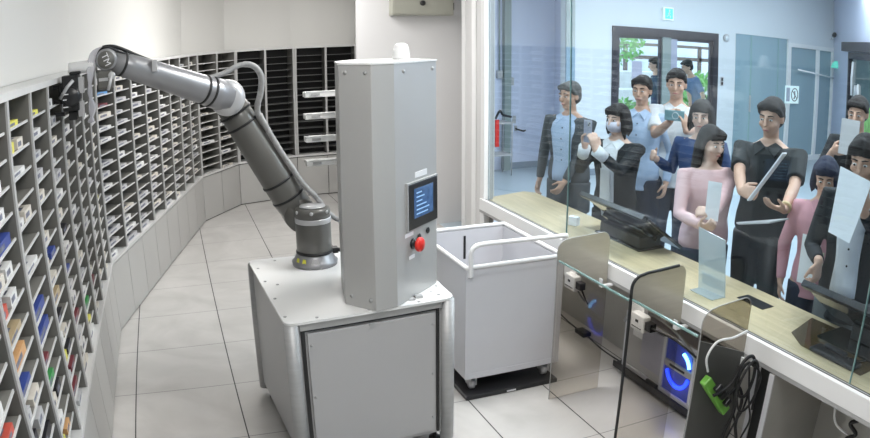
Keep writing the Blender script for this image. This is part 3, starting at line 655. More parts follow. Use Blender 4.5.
# white wall boxes under the counter
for i, (yy, lb) in enumerate(((-4.47, 'white adapter box under the counter beside the white cart'), (-5.19, 'white adapter box hanging above the blue-lit computer'))):
    a = thing('adapter_box', (2.74, yy, 0.56), lb, 'adapter', 'adapter boxes under the counter')
    MB().box((2.73, yy - 0.03, 0.59), (2.76, yy + 0.11, 0.69)).build('mount', M_['white'], a, bevel=0.004)
    MB().box((2.68, yy - 0.10, 0.55), (2.73, yy + 0.02, 0.645)).build('box', M_['white'], a, bevel=0.008)
    MB().box((2.678, yy - 0.082, 0.568), (2.6805, yy + 0.007, 0.572)).box((2.678, yy - 0.05, 0.60), (2.6805, yy - 0.025, 0.615)).build('marking', M_['black'], a)
    MB().box((2.69, yy - 0.15, 0.575), (2.73, yy - 0.088, 0.62)).build('plug', M_['blackp'], a)
def cable(name, pts, r, mt, label, cat='cable', group=None):
    o = MB().tube(spline(pts, 8), r, 8).build(name, mt); tag(o, label, cat, group); return o
cable('power_cable', [(2.71, -4.60, 0.585), (2.76, -4.58, 0.50), (2.90, -4.40, 0.38), (3.05, -4.10, 0.30), (3.19, -3.75, 0.28)], 0.006, M_['black'], 'black cable sagging from the adapter box beside the cart')
cable('power_cable', [(2.70, -5.34, 0.60), (2.74, -5.5, 0.585), (2.80, -5.62, 0.52), (2.9, -5.72, 0.42), (3.0, -5.78, 0.2), (3.05, -5.8, 0.01)], 0.006, M_['black'], 'black cable running down from the adapter box above the computer')
tag(BOX((3.06, -4.14, 0.0), (3.13, -4.02, 0.03)).build('cable_box', M_['blackp'], bevel=0.006), 'small black cable box lying on the floor right of the white cart', 'cable box')
cable('floor_cable', [(3.10, -4.02, 0.006), (3.12, -3.8, 0.006), (3.16, -3.55, 0.006)], 0.005, M_['black'], 'black cable on the floor running back from the cable box')
cable('floor_cable', [(3.10, -4.14, 0.006), (3.07, -4.4, 0.006), (3.08, -4.66, 0.006), (3.10, -4.74, 0.006)], 0.005, M_['black'], 'black cable on the floor leading from the cable box to the computer')

# blue-lit computer on a dolly
pc = thing('desktop_computer', (3.06, -5.08, 0.0), 'lilac-grey computer case with glowing blue lights on a low black dolly', 'computer')
X0 = 2.99
MB().box((X0 + .02, -5.42, 0.06), (3.16, -4.72, 0.44)).build('case', M_['purple'], pc, bevel=0.008)
MB().box((X0, -5.42, 0.06), (X0 + .02, -4.72, 0.085)).box((X0, -5.42, 0.415), (X0 + .02, -4.72, 0.44)).box((X0, -4.75, 0.085), (X0 + .02, -4.72, 0.415)).box((X0, -5.42, 0.085), (X0 + .02, -5.395, 0.415)).box((X0, -5.14, 0.085), (X0 + .02, -5.115, 0.415)).build('side_frame', M_['cart'], pc, bevel=0.003)
MB().box((X0 + .012, -5.115, 0.085), (X0 + .0205, -4.75, 0.415)).build('side_window', M_['machside'], pc)
MB().box((X0 + .006, -5.115, 0.14), (X0 + .0215, -4.90, 0.40)).build('inner_cover', M_['purple'], pc)
MB().box((X0 + .008, -4.90, 0.30), (X0 + .0217, -4.80, 0.41)).build('pale_block', M_['paper'], pc)
bp = MB().box((X0 + .012, -5.395, 0.085), (X0 + .0207, -5.14, 0.415)).build('lit_window', M_['bluepanel'], pc)
MB().box((X0 - .002, -5.40, 0.245), (X0 + .012, -5.15, 0.285)).build('cross_bar', M_['alum'], pc)
MB().box((X0 - .004, -5.34, 0.258), (X0 - .002, -5.20, 0.272)).build('bar_slot', M_['black'], pc)
MB().tube([(X0 + .006, -5.27 + 0.10 * math.cos(math.radians(a)), 0.245 + 0.10 * math.sin(math.radians(a))) for a in range(190, 351, 12)], 0.012, 8).build('light_ring', M_['blue'], bp)
MB().tube([(X0 + .004, -5.27 + 0.10 * math.cos(math.radians(a)), 0.285 + 0.09 * math.sin(math.radians(a))) for a in range(110, 176, 10)], 0.010, 8).build('light_arc', M_['led'], bp)
MB().tube(spline([(X0 + .0, -4.71, 0.36), (X0 + .0, -4.80, 0.46), (X0 + .0, -5.0, 0.50), (X0 + .0, -5.25, 0.47), (X0 + .0, -5.43, 0.38)]), 0.012, 8).build('carry_hoop', M_['alum'], pc)
MB().box((X0 - .02, -5.12, 0.02), (X0, -5.01, 0.09)).build('black_latch', M_['blackp'], pc, bevel=0.004)
MB().box((2.965, -5.50, 0.03), (3.17, -4.66, 0.055)).box((2.965, -5.50, 0.055), (2.975, -4.66, 0.07)).build('dolly_tray', M_['blackp'], pc)
for yy in (-5.46, -4.72):
    for xx in (2.985, 3.14):
        MB().cyl((xx - .01, yy, .018), (xx + .01, yy, .018), .018, n=16).build('castor', M_['machside'], pc)

# power strip and cables on the dark side screen
ps = thing('power_strip', (2.51, -6.07, 0.58), 'lime green power strip hanging at a slant on tangled cables', 'power strip')
a = Vector((2.43, -6.08, 0.69)); b = Vector((2.595, -6.08, 0.49)); d = (b - a).normalized(); n = Vector((-d.z, 0, d.x))
MPS = Matrix(((d.x, 0, n.x, a.x), (0, 1, 0, a.y), (d.z, 0, n.z, a.z), (0, 0, 0, 1)))
MB().box((0, -0.02, -0.024), ((b - a).length, 0.018, 0.024), MPS).build('strip', M_['green'], ps, bevel=0.006)
for u in (0.07, 0.13, 0.19):
    MB().box((u - .014, -0.045, 0.0), (u + .014, -0.0205, 0.040), MPS).build('plug', M_['blackp'], ps, bevel=0.004)
cable('white_cable', [(2.45, -6.07, 0.72), (2.42, -6.08, 0.80), (2.47, -6.08, 0.86), (2.56, -6.09, 0.865), (2.66, -6.075, 0.87)], 0.0055, M_['white'], 'white cable looping up from the green power strip')
cable('black_cable', [(2.46, -6.12, 0.62), (2.55, -6.13, 0.66), (2.60, -6.14, 0.76), (2.66, -6.14, 0.77), (2.69, -6.14, 0.68), (2.66, -6.14, 0.58), (2.60, -6.14, 0.60), (2.585, -6.14, 0.70), (2.63, -6.14, 0.745), (2.68, -6.14, 0.72)], 0.008, M_['black'], 'coiled black cable hanging beside the green power strip')
for i, (pts, lb) in enumerate((([(2.62, -6.10, 0.72), (2.61, -6.11, 0.60), (2.64, -6.10, 0.48), (2.60, -6.10, 0.36), (2.64, -6.10, 0.22), (2.62, -6.1, 0.08), (2.60, -6.1, 0.01)], 'thick black cable hanging straight down by the dark side screen'),
                            ([(2.56, -6.12, 0.60), (2.62, -6.12, 0.62), (2.66, -6.12, 0.54), (2.65, -6.12, 0.42), (2.68, -6.12, 0.30), (2.65, -6.12, 0.15), (2.66, -6.12, 0.01)], 'black cable trailing from the plugs of the green strip to the floor'),
                            ([(2.70, -6.13, 0.66), (2.67, -6.13, 0.50), (2.62, -6.13, 0.42), (2.58, -6.13, 0.30), (2.63, -6.13, 0.2), (2.62, -6.13, 0.01)], 'thin black cable weaving below the coil beside the dark screen'))):
    cable('black_cable', pts, 0.008 if i != 2 else 0.005, M_['black'], lb)
cable('black_cable', [(2.66, -6.16, 0.74), (2.71, -6.165, 0.66), (2.68, -6.16, 0.54), (2.61, -6.165, 0.52), (2.57, -6.16, 0.62), (2.60, -6.165, 0.73), (2.66, -6.16, 0.76), (2.70, -6.155, 0.68), (2.70, -6.16, 0.50)], 0.006, M_['black'], 'thin black cable looped behind the larger coil near the upright')
cable('black_cable', [(2.69, -6.10, 0.70), (2.66, -6.165, 0.56), (2.70, -6.16, 0.44), (2.66, -6.16, 0.34), (2.70, -6.16, 0.22), (2.67, -6.16, 0.01)], 0.005, M_['black'], 'thin black cable dropping closest to the black gap of the upright')
cable('white_cable', [(2.90, -6.62, 0.70), (2.86, -6.55, 0.69), (2.85, -6.54, 0.62), (2.87, -6.56, 0.55), (2.93, -6.62, 0.50)], 0.006, M_['white'], 'white cable loop inside the open counter cabinet at the lower right')
cable('black_cable', [(2.90, -6.64, 0.68), (2.90, -6.66, 0.62), (2.89, -6.62, 0.58), (2.90, -6.66, 0.54), (2.89, -6.62, 0.50), (2.91, -6.65, 0.46), (2.90, -6.64, 0.38)], 0.010, M_['black'], 'black cable bundle hanging in the open counter cabinet at the lower right')

# ------------------------------------------------------------------ payment terminals on the counter
def terminal(cx, cy, label, sw=0.22, sx=0.08):
    t = thing('payment_terminal', (cx, cy, 0.80), label, 'terminal', 'touchscreen terminals on the counter')
    # screen slab leaning over towards the robot room
    hl = 0.355; th = 0.022
    top = Vector((cx - 0.15, 0, 1.05)); bot = Vector((cx + 0.17, 0, 0.822)); d = (bot - top).normalized(); n = Vector((d.z, 0, -d.x))  # d along slab
    n = Vector((-d.z, 0, d.x)); n = n if n.z > 0 else -n
    c = (top + bot) / 2; hh = (bot - top).length / 2
    Mx = Matrix(((d.x, 0, n.x, c.x), (0, 1, 0, cy), (d.z, 0, n.z, c.z), (0, 0, 0, 1)))
    s = MB().box((-hh, -hl, -th / 2), (hh, hl, th / 2), Mx).build('display', M_['bglass'], t, bevel=0.006)
    MB().box((-hh + .015, -hl + .015, th / 2), (hh - .015, hl - .015, th / 2 + 0.001), Mx).build('screen', M_['screen'], s)
    MB().box((-hh - .012, -hl, -th / 2 - .012), (-hh + .03, hl, th / 2), Mx).build('top_bar', M_['blackp'], s, bevel=0.004)
    MB().box((-0.06, -sw, -0.06 if sw > .2 else -0.03), (0.10, sw, -th / 2 - .001), Mx).build('housing', M_['bglass'], t, bevel=0.01)
    MB().box((cx - sx, cy - sw, 0.812), (cx + 0.10, cy + sw, 0.885)).build('stand', M_['blackp'], t, bevel=0.008)
    MB().box((cx - 0.10, cy - 0.25, 0.801), (cx + 0.11, cy + 0.25, 0.812)).build('foot', M_['bglass'], t, bevel=0.003)
    return t
terminal(3.15, -4.46, 'black touchscreen terminal in front of the masked woman, left one of two')
terminal(3.15, -6.45, 'black touchscreen terminal at the right edge in front of the person in dark cardigan', 0.13, -0.02)
for cx, cy, lb in ((3.0, -6.35, 'glossy dark plate under the right touchscreen terminal'),):
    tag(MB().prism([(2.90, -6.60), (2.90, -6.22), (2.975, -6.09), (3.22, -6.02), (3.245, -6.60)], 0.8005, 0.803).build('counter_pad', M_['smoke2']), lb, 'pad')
cr = thing('card_reader', (2.95, -6.40, 0.803), 'black card reader lying near the glass beside the right terminal', 'card reader')
MB().box((2.89, -6.55, 0.803), (2.975, -6.28, 0.822)).build('body', M_['blackp'], cr, bevel=0.008)
MB().box((2.935, -6.47, 0.822), (2.965, -6.33, 0.845)).build('reader_head', M_['black'], cr, bevel=0.01)
tag(MB().box((3.06, -5.80, 0.8005), (3.15, -5.60, 0.803)).build('dark_card', M_['blackp']), 'dark card lying on the counter behind the clear top of the side screen', 'card')
cable('terminal_cable', [(2.95, -6.48, 0.826), (3.03, -6.52, 0.807), (3.12, -6.50, 0.807), (3.19, -6.44, 0.818)], 0.004, M_['black'], 'black cable from the card reader to the right terminal')
sg = thing('acrylic_sign_stand', (2.98, -5.475, 0.80), 'clear acrylic sign holder standing on the counter in front of the woman in pink', 'sign stand')
MB().add([(2.965, -5.385, .801), (2.992, -5.575, .801), (2.975, -5.545, 1.105), (2.945, -5.36, 1.135), (2.970, -5.384, .801), (2.997, -5.574, .801), (2.980, -5.544, 1.105), (2.950, -5.359, 1.135)],
         [(0, 1, 2, 3), (4, 7, 6, 5), (0, 4, 5, 1), (1, 5, 6, 2), (2, 6, 7, 3), (3, 7, 4, 0)]).build('sheet', M_['acryl'], sg)
MB().box((2.90, -5.57, .801), (2.992, -5.39, .805)).build('foot', M_['acryl'], sg)
MB().add([(2.975, -5.40, .83), (3.0, -5.565, .83), (2.998, -5.562, .885), (2.972, -5.397, .90), (2.972, -5.40, .83), (2.997, -5.565, .83), (2.995, -5.562, .885), (2.969, -5.397, .90)], [(0, 1, 2, 3), (4, 7, 6, 5), (0, 4, 5, 1), (1, 5, 6, 2), (2, 6, 7, 3), (3, 7, 4, 0)]).build('paper_strip', M_['paper'], sg)
for pts, lb in ((((2.98, -3.98), (3.01, -4.04), (3.05, -4.02), (3.02, -3.95)), 'small folded paper on the counter left of the left terminal'),):
    tag(MB().prism(list(pts), 0.801, 0.86).build('paper_tent', M_['paper']), lb, 'paper')

# ------------------------------------------------------------------ hall
def struct(name, mb, mt): return mb.build(name, mt, kind='structure')
YB = 1.0
mb = MB().box((5.95, YB, 0), (6.785, YB + .14, 3.55)).box((9.053, YB, 0), (9.50, YB + .14, 3.55)).box((6.785, YB, 2.30), (9.053, YB + .14, 3.55)).box((9.50, YB, 2.34), (11.0, YB + .14, 3.55)).box((11.0, YB, 2.28), (12.55, YB + .14, 3.55)).box((12.55, YB, 0), (12.75, YB + .14, 3.55))
struct('wall_hall_back', mb, M_['hallwall'])
struct('wall_hall_left', MB().box((3.56, 1.9, 0), (6.35, 2.0, 3.55)).box((6.3, 1.14, 0), (6.4, 1.9, 3.55)).box((3.56, 1.6, 0), (3.66, 1.9, 3.55)), M_['hallwall2'])
struct('baseboard_hall', MB().box((5.45, 1.885, 0), (6.28, 1.9, 0.10)).box((5.94, YB - .012, 0), (6.785, YB, 0.10)), M_['skirt'])
struct('wall_hall_right', MB().prism([(12.62, 1.1), (8.6, -3.53), (8.68, -3.6), (12.75, 1.05)], 0, 3.55), M_['hallwall2'])
struct('wall_hall_side', MB().prism([(8.6, -3.53), (8.6, -9.6), (8.7, -9.6), (8.7, -3.6)], 0, 3.55), M_['hallwall2'])
# pale pillar strip beside the corner
struct('trim_3', MB().box((5.95, YB - .03, 0), (6.10, YB, 1.95)), mat('blue_grey_strip', (0.27, 0.38, 0.47), 0.5, noise=0.04))
struct('trim_4', MB().box((5.95, YB - .03, 1.95), (6.10, YB, 3.55)), mat('sage_strip', (0.42, 0.47, 0.46), 0.5, noise=0.04))
# tall grey-green post and rack just behind the glass
tag(MB().box((5.36, 1.80, 0), (5.47, 1.895, 3.21)).build('metal_post', M_['greenpost']), 'tall grey-green metal post at the left of the hall behind the glass', 'post')
for xx, z1, lb in ((5.30, 1.43, 'thin conduit pipe with a switch box left of the grey-green post'), (5.49, 1.32, 'thin conduit pipe with a switch box right of the grey-green post')):
    t = thing('conduit_pipe', (xx, 1.86, z1), lb, 'conduit')
    MB().cyl((xx, 1.87, z1 + .12), (xx, 1.87, 3.21), .012, n=10).build('pipe', M_['greenpost'], t)
    MB().box((xx - .045, 1.84, z1), (xx + .045, 1.9, z1 + .12)).build('switch_box', M_['machside'], t, bevel=.004)
tag(MB().box((5.545, 1.885, 0.72), (5.60, 1.90, 0.84)).build('wall_socket', M_['machside'], bevel=.003), 'grey wall socket plate low on the lavender hall wall', 'socket')
t = thing('hand_rail_hook', (5.62, 1.86, 0.62), 'dark hook fitting on the lavender hall wall below the socket', 'hook')
MB().tube([(5.60, 1.89, .64), (5.60, 1.84, .63), (5.70, 1.82, .60), (5.74, 1.83, .61)], .014, 8).build('arm', M_['blackp'], t)
MB().box((5.58, 1.885, .60), (5.62, 1.90, .68)).build('plate', M_['machside'], t)
# small rack with red cloth
t = thing('supply_rack', (5.08, 1.55, 0), 'grey wire rack with a red cloth hanging from it behind the glass at the left', 'rack')
for z_ in (0.30, 0.78): MB().box((4.98, 1.40, z_), (5.30, 1.72, z_ + .02)).build('rack_shelf', M_['machside'], t)
for x, y in ((4.99, 1.41), (5.29, 1.41), (4.99, 1.71), (5.29, 1.71)):
    MB().cyl((x, y, 0), (x, y, 0.84), .010, n=8).build('leg', M_['alum'], t)
MB().tube(spline([(5.02, 1.42, 0.86), (5.08, 1.40, 0.98), (5.14, 1.42, 0.92), (5.28, 1.42, 0.88)]), .018, 8).build('dark_hose', M_['blackp'], t)
MB().box((5.00, 1.375, 0.45), (5.06, 1.398, 0.85)).build('red_cloth', M_['red'], t)

# entrance doors
dr1 = bpy.data.objects.new('door_1', None); COL.objects.link(dr1); dr1.location = (7.92, YB, 0); dr1['kind'] = 'structure'
MB().box((6.785, YB - .02, 0), (6.90, YB + .12, 2.30)).box((8.94, YB - .02, 0), (9.053, YB + .12, 2.30)).box((6.90, YB - .02, 2.17), (8.94, YB + .12, 2.30)).build('door_frame', M_['frame'], dr1)
MB().box((7.80, YB + .0, 0), (7.98, YB + .08, 2.17)).build('door_mullion', M_['greenpost'], dr1)
for a, b in ((6.90, 7.80), (7.98, 8.94)):
    lf = MB().box((a, YB + .03, 0), (a + .05, YB + .07, 2.17)).box((b - .05, YB + .03, 0), (b, YB + .07, 2.17)).box((a + .05, YB + .03, 2.12), (b - .05, YB + .07, 2.17)).box((a + .05, YB + .03, 0), (b - .05, YB + .07, .12)).build('door_leaf', M_['frame'], dr1)
    MB().box((a + .05, YB + .045, .12), (b - .05, YB + .055, 2.12)).build('door_pane', M_['doorglass'], dr1)
MB().box((7.99, YB + .02, .02), (8.13, YB + .09, 2.15)).build('sliding_stile', mat('lavender_stile', (0.36, 0.38, 0.48), 0.4, noise=0.03), dr1)
tag(MB().box((7.20, YB + .03, 1.45), (7.40, YB + .036, 1.76)).build('door_notice', mat('grey_notice', (0.42, 0.42, 0.52), 0.5, noise=0.04)), 'grey notice sheet taped to the left entrance door', 'notice')
# exit sign
t = thing('exit_sign', (7.87, YB - .05, 2.44), 'green running-man exit sign hanging above the entrance doors', 'exit sign')
MB().box((7.770, YB - .07, 2.450), (7.970, YB - .03, 2.660)).build('housing', M_['signw'], t, bevel=.004)
MB().box((7.790, YB - .074, 2.470), (7.950, YB - .07, 2.640)).build('face', M_['sign'], t)
MB().ell((7.880, YB - .076, 2.605), (.014, .003, .014)).tube([(7.875, YB - .077, 2.585), (7.865, YB - .077, 2.540)], .010, 6).tube([(7.865, YB - .077, 2.540), (7.895, YB - .077, 2.515), (7.890, YB - .077, 2.485)], .006, 6).tube([(7.865, YB - .077, 2.540), (7.840, YB - .077, 2.515), (7.820, YB - .077, 2.510)], .006, 6).tube([(7.900, YB - .077, 2.560), (7.875, YB - .077, 2.575), (7.845, YB - .077, 2.555)], .005, 6).build('running_figure', M_['paper'], t)
t = thing('wall_clock', (9.24, YB - .03, 2.20), 'small round pale fitting on the wall right of the entrance doors', 'wall fitting')
MB().lathe((9.24, YB - .001, 2.24), [(0, 0), (.065, 0), (.07, .03), (.055, .045), (0, .046)], axis=(0, -1, 0), n=24).build('ring', M_['machside'], t)
MB().lathe((9.24, YB - .0475, 2.24), [(0, 0), (.045, 0), (.04, .012), (0, .014)], axis=(0, -1, 0), n=24).build('lens', M_['hallwall'], t)
t = thing('light_switch', (9.17, YB - .01, 1.42), 'dark switch plate on the wall right of the entrance doors', 'switch')
MB().box((9.13, YB - .012, 1.40), (9.20, YB - .0005, 1.56)).build('plate', M_['machside'], t, bevel=.002)
MB().box((9.145, YB - .018, 1.42), (9.185, YB - .012, 1.47)).box((9.145, YB - .018, 1.49), (9.185, YB - .012, 1.54)).build('rocker', M_['blackp'], t)
# frosted glass partition
w2 = bpy.data.objects.new('window_2', None); COL.objects.link(w2); w2.location = (10.2, YB, 0); w2['kind'] = 'structure'
for a, b in ((9.52, 9.93), (9.94, 10.70), (10.71, 10.97)):
    MB().box((a, YB + .02, 0.02), (b, YB + .035, 2.34)).build('glass_pane', M_['frost'], w2)
MB().box((9.92, YB + .01, .02), (9.945, YB + .05, 2.34)).box((10.695, YB + .01, .02), (10.715, YB + .05, 2.34)).build('glass_joint', M_['teal'], w2)
MB().box((9.91, YB - .02, .95), (9.93, YB + .015, 1.25)).build('pull_handle', M_['alum'], w2)
MB().box((9.50, YB + .06, 0), (11.0, YB + .14, 2.34)).build('partition_back', M_['hallwall'], w2)
dr2 = bpy.data.objects.new('door_2', None); COL.objects.link(dr2); dr2.location = (11.8, YB, 0); dr2['kind'] = 'structure'
MB().box((10.98, YB - .02, 0), (11.07, YB + .10, 2.28)).box((12.47, YB - .02, 0), (12.55, YB + .10, 2.28)).box((11.07, YB - .02, 2.20), (12.47, YB + .10, 2.28)).box((11.93, YB - .02, 0.1), (12.01, YB + .10, 2.20)).box((11.07, YB - .02, 0), (12.47, YB + .10, .10)).build('door_frame', M_['white'], dr2)
for a, b in ((11.07, 11.93), (12.01, 12.47)):
    MB().box((a, YB + .03, .10), (b, YB + .045, 2.20)).build('door_pane', M_['frost'], dr2)
    MB().box((a, YB + .08, .10), (b, YB + .09, 2.20)).build('door_back', M_['skirt'], dr2)
t = thing('prohibition_sign', (11.05, YB - .05, 1.05), 'square white prohibition sign with a circled figure on the glass partition', 'sign')
MB().box((10.90, YB - .035, 1.12), (11.33, YB - .022, 1.46)).build('board', M_['signw'], t, bevel=.003)
dk = mat('sign_ink', (0.06, 0.07, 0.10), 0.5, noise=0.03)
MB().tube([(11.19 + .10 * math.cos(a * PI / 12), YB - .037, 1.29 + .12 * math.sin(a * PI / 12)) for a in range(25)], .009, 6).ell((11.19, YB - .037, 1.345), (.018, .004, .020)).tube([(11.19, YB - .037, 1.32), (11.20, YB - .037, 1.26), (11.17, YB - .037, 1.21)], .013, 6).tube([(11.12, YB - .037, 1.36), (11.26, YB - .037, 1.22)], .007, 6).build('circled_figure', dk, t)
MB().box((10.93, YB - .037, 1.16), (11.04, YB - .035, 1.42)).build('print_block', mat('grey_print', (0.45, 0.5, 0.6), 0.5, noise=0.2, scale=40), t)
# fittings on the diagonal wall
def diag(u, n, z):   # u along the diagonal wall from its far end, n off the wall into the hall
    a = Vector((12.62, 1.1)); b = Vector((8.6, -3.53)); d = (b - a).normalized(); nn = Vector((-d.y, d.x)) * -1
    q = a + d * u + nn * n; return Vector((q.x, q.y, z))
MD = Matrix.Identity(4)
a_ = Vector((12.62, 1.1)); b_ = Vector((8.6, -3.53)); d_ = (b_ - a_).normalized(); n_ = Vector((d_.y, -d_.x))
MD = Matrix(((d_.x, n_.x, 0, a_.x), (d_.y, n_.y, 0, a_.y), (0, 0, 1, 0), (0, 0, 0, 1)))   # local y = into the hall
def ud(x, y): return (MD.inverted() @ Vector((x, y, 0))).x
uA = ud(11.784, 0.076)
w3 = bpy.data.objects.new('window_3', None); COL.objects.link(w3); w3.location = MD @ Vector((uA + .8, 0, 1)); w3['kind'] = 'structure'
MB().box((uA, 0.0, 2.23), (uA + 3.0, 0.10, 2.40), MD).build('lintel', M_['frame'], w3)
MB().box((uA + .45, 0.005, .05), (uA + .55, 0.06, 2.22), MD).box((uA + .55, .005, 2.10), (uA + 3.0, .06, 2.22), MD).build('window_frame', M_['frame'], w3)
MB().box((uA + .55, 0.012, .05), (uA + 3.0, 0.02, 2.10), MD).build('dark_pane', mat('dark_green_view', (0.05, 0.08, 0.07), 0.15, noise=0.6, scale=3, coat=0.5), w3)
MB().box((uA + .55, 0.021, .9), (uA + 3.0, 0.024, 1.35), MD).build('leafy_view', M_['leaf'], w3)
m = MB().tube([MD @ Vector((uA + .78, .03, 2.05)), MD @ Vector((uA + .70, .03, 1.75)), MD @ Vector((uA + .74, .03, 1.45))], .03, 6)
m.tube([MD @ Vector((uA + .98, .03, 1.4)), MD @ Vector((uA + 1.02, .03, 1.62)), MD @ Vector((uA + 1.12, .03, 1.45)), MD @ Vector((uA + 1.22, .03, 1.65)), MD @ Vector((uA + 1.28, .03, 1.4))], .03, 6)
m.build('white_marks', M_['paper'], w3)
t = thing('security_camera', (12.3, YB - .08, 2.62), 'small black camera on a bracket high on the wall right of the white door frame', 'camera')
MB().cyl((12.16, YB - .30, 2.55), (12.26, YB - .20, 2.53), .045, n=14).build('body', M_['blackp'], t)
MB().tube([(12.26, YB - .20, 2.53), (12.36, YB - .10, 2.47), (12.42, YB - .0, 2.46)], .018, 8).build('bracket', M_['white'], t)
t = thing('vertical_pipe', (12.60, YB - .06, 0.9), 'white pipe with a red fitting running down the hall corner', 'pipe')
MB().cyl((12.58, YB - .06, 0.9), (12.58, YB - .06, 3.2), .022, n=10).build('pipe', M_['white'], t)
MB().box((12.54, YB - .12, 3.02), (12.62, YB - .05, 3.10)).build('red_fitting', M_['red'], t)
MB().box((12.55, YB - .11, 1.33), (12.61, YB - .03, 1.46)).build('dark_fitting', M_['blackp'], t)
# reflection of a cyan lamp cover, built as a small glowing dome
t = thing('lamp_reflection', (12.30, YB - .28, 1.88), 'small translucent green dome standing for a lamp reflection by the corner pipe', 'lamp')
MB().lathe((12.30, YB - .28, 1.88), [(0.14, 0), (0.13, .05), (0.10, .11), (0.05, .145), (0, .15)], n=20).build('dome', mat('pale_green_dome', (0.18, 0.68, 0.52), 0.4, noise=0.03, emit=(.1, .6, .45), es=0.4), t)
t = thing('barrier_rail', (11.9, YB - .3, 1.75), 'thin white rail stretching across the white-framed glass door', 'rail')
MB().cyl((11.25, YB - .06, 1.78), (12.56, YB - .06, 1.66), .014, n=8).build('rail', M_['white'], t)
# ------------------------------------------------------------------ outside
struct('ground_outside', MB().box((5.5, 1.16, -0.15), (22, 26, -0.02)), M_['tarmac'])
for i, (x0_, x1_, y_, h_) in enumerate(((8.6, 12.2, 5.0, 0.52), (9.8, 14.5, 6.6, 0.85), (10.5, 17, 8.6, 1.2))):
    tag(MB().box((x0_ - 1, y_, -.02), (x1_ + 1, y_ + .5, h_)).build('stone_step', M_['stone'], bevel=.02), ['low pale stone kerb outside the entrance, nearest to the doors', 'pale stone bench wall outside, behind the kerb', 'highest pale stone wall outside, farthest from the doors'][i], 'stone wall')
def bush(name, cx, cy, cz, rx, ry, rz, label, n=420, s=0.09):
    o_ = MB(); rg = random.Random(len(label) * 7)
    for _ in range(n):
        a = rg.uniform(0, 2 * PI); b = rg.uniform(-1, 1); q = rg.uniform(.6, 1) ; c = math.sqrt(1 - b * b)
        p = Vector((cx + rx * q * c * math.cos(a), cy + ry * q * c * math.sin(a), cz + rz * q * b))
        d1 = Vector((rg.uniform(-1, 1), rg.uniform(-1, 1), rg.uniform(-1, 1))).normalized() * s; d2 = d1.cross(Vector((rg.uniform(-1, 1), rg.uniform(-1, 1), rg.uniform(-1, 1)))).normalized() * s * .5
        o_.add([p - d1, p + d2, p + d1, p - d2], [(0, 1, 2, 3)])
    t = thing(name, (cx, cy, 0), label, 'shrub' if name != 'tree' else 'tree')
    o_.build('foliage', M_['leaf'], t)
    MB().tube([(cx, cy, -.02), (cx + .03, cy, max(.1, cz))], [.06, .03], 8).build('trunk', M_['brown'], t)
    return t
bush('hedge_shrub', 9.4, 4.3, 0.42, 1.3, .35, .45, 'leafy green hedge outside behind the left entrance door', 700)
bush('hedge_shrub', 12.0, 4.6, 0.75, .9, .4, .7, 'green shrub outside behind the right entrance door', 600)
bush('tree', 11.6, 7.6, 2.1, .8, .7, .7, 'small leafy tree outside above the stone walls', 500)
tag(MB().box((9.0, 9.2, 1.55), (18, 9.3, 1.66)).box((9.0, 9.2, 1.95), (18, 9.3, 2.04)).box((10, 9.2, -.02), (10.1, 9.3, 2.0)).box((13, 9.2, -.02), (13.1, 9.3, 2.0)).box((16, 9.2, -.02), (16.1, 9.3, 2.0)).build('timber_rail', M_['brown']), 'dark brown timber rail fence outside beyond the stone walls', 'fence')
tag(MB().box((6, 16, -.02), (26, 17, 6.5)).build('street_building', M_['outwall']), 'blue-grey building wall across the street beyond the entrance', 'building')

# ------------------------------------------------------------------ people
def skin(name, c): return mat(name, c, 0.5, noise=0.05, scale=12)
def cloth(name, c, n=0.12): return mat(name, c, 0.85, noise=n, scale=10, bump=0.15)
SK = skin('skin', (0.56, 0.34, 0.24)); SK2 = skin('skin_light', (0.64, 0.42, 0.32)); LIP = skin('lips', (0.42, 0.16, 0.14))
HB = cloth('black_hair', (0.018, 0.014, 0.013)); HG = cloth('grey_hair', (0.13, 0.125, 0.12))
EYEW = mat('eye_white', (0.75, 0.74, 0.72), 0.25, noise=0.02); EYEB = mat('eye_dark', (0.02, 0.013, 0.01), 0.2, noise=0.02)
SHOE = mat('dark_shoe_leather', (0.02, 0.018, 0.017), 0.4, noise=0.1)

def remesh(o, vox, sm=3):
    r = o.modifiers.new('skin_surface', 'REMESH'); r.mode = 'VOXEL'; r.voxel_size = vox; r.use_smooth_shade = True
    if sm:
        s = o.modifiers.new('smooth', 'SMOOTH'); s.factor = 0.5; s.iterations = sm
    return o

def ik(A, T, l1, l2, pole):
    v = T - A; d = min(v.length, (l1 + l2) * 0.995); u = v.normalized(); T = A + u * d
    a = (l1 * l1 - l2 * l2 + d * d) / (2 * d); h = math.sqrt(max(0, l1 * l1 - a * a))
    p = pole - u * pole.dot(u); p.normalize(); return A + u * a + p * h, T

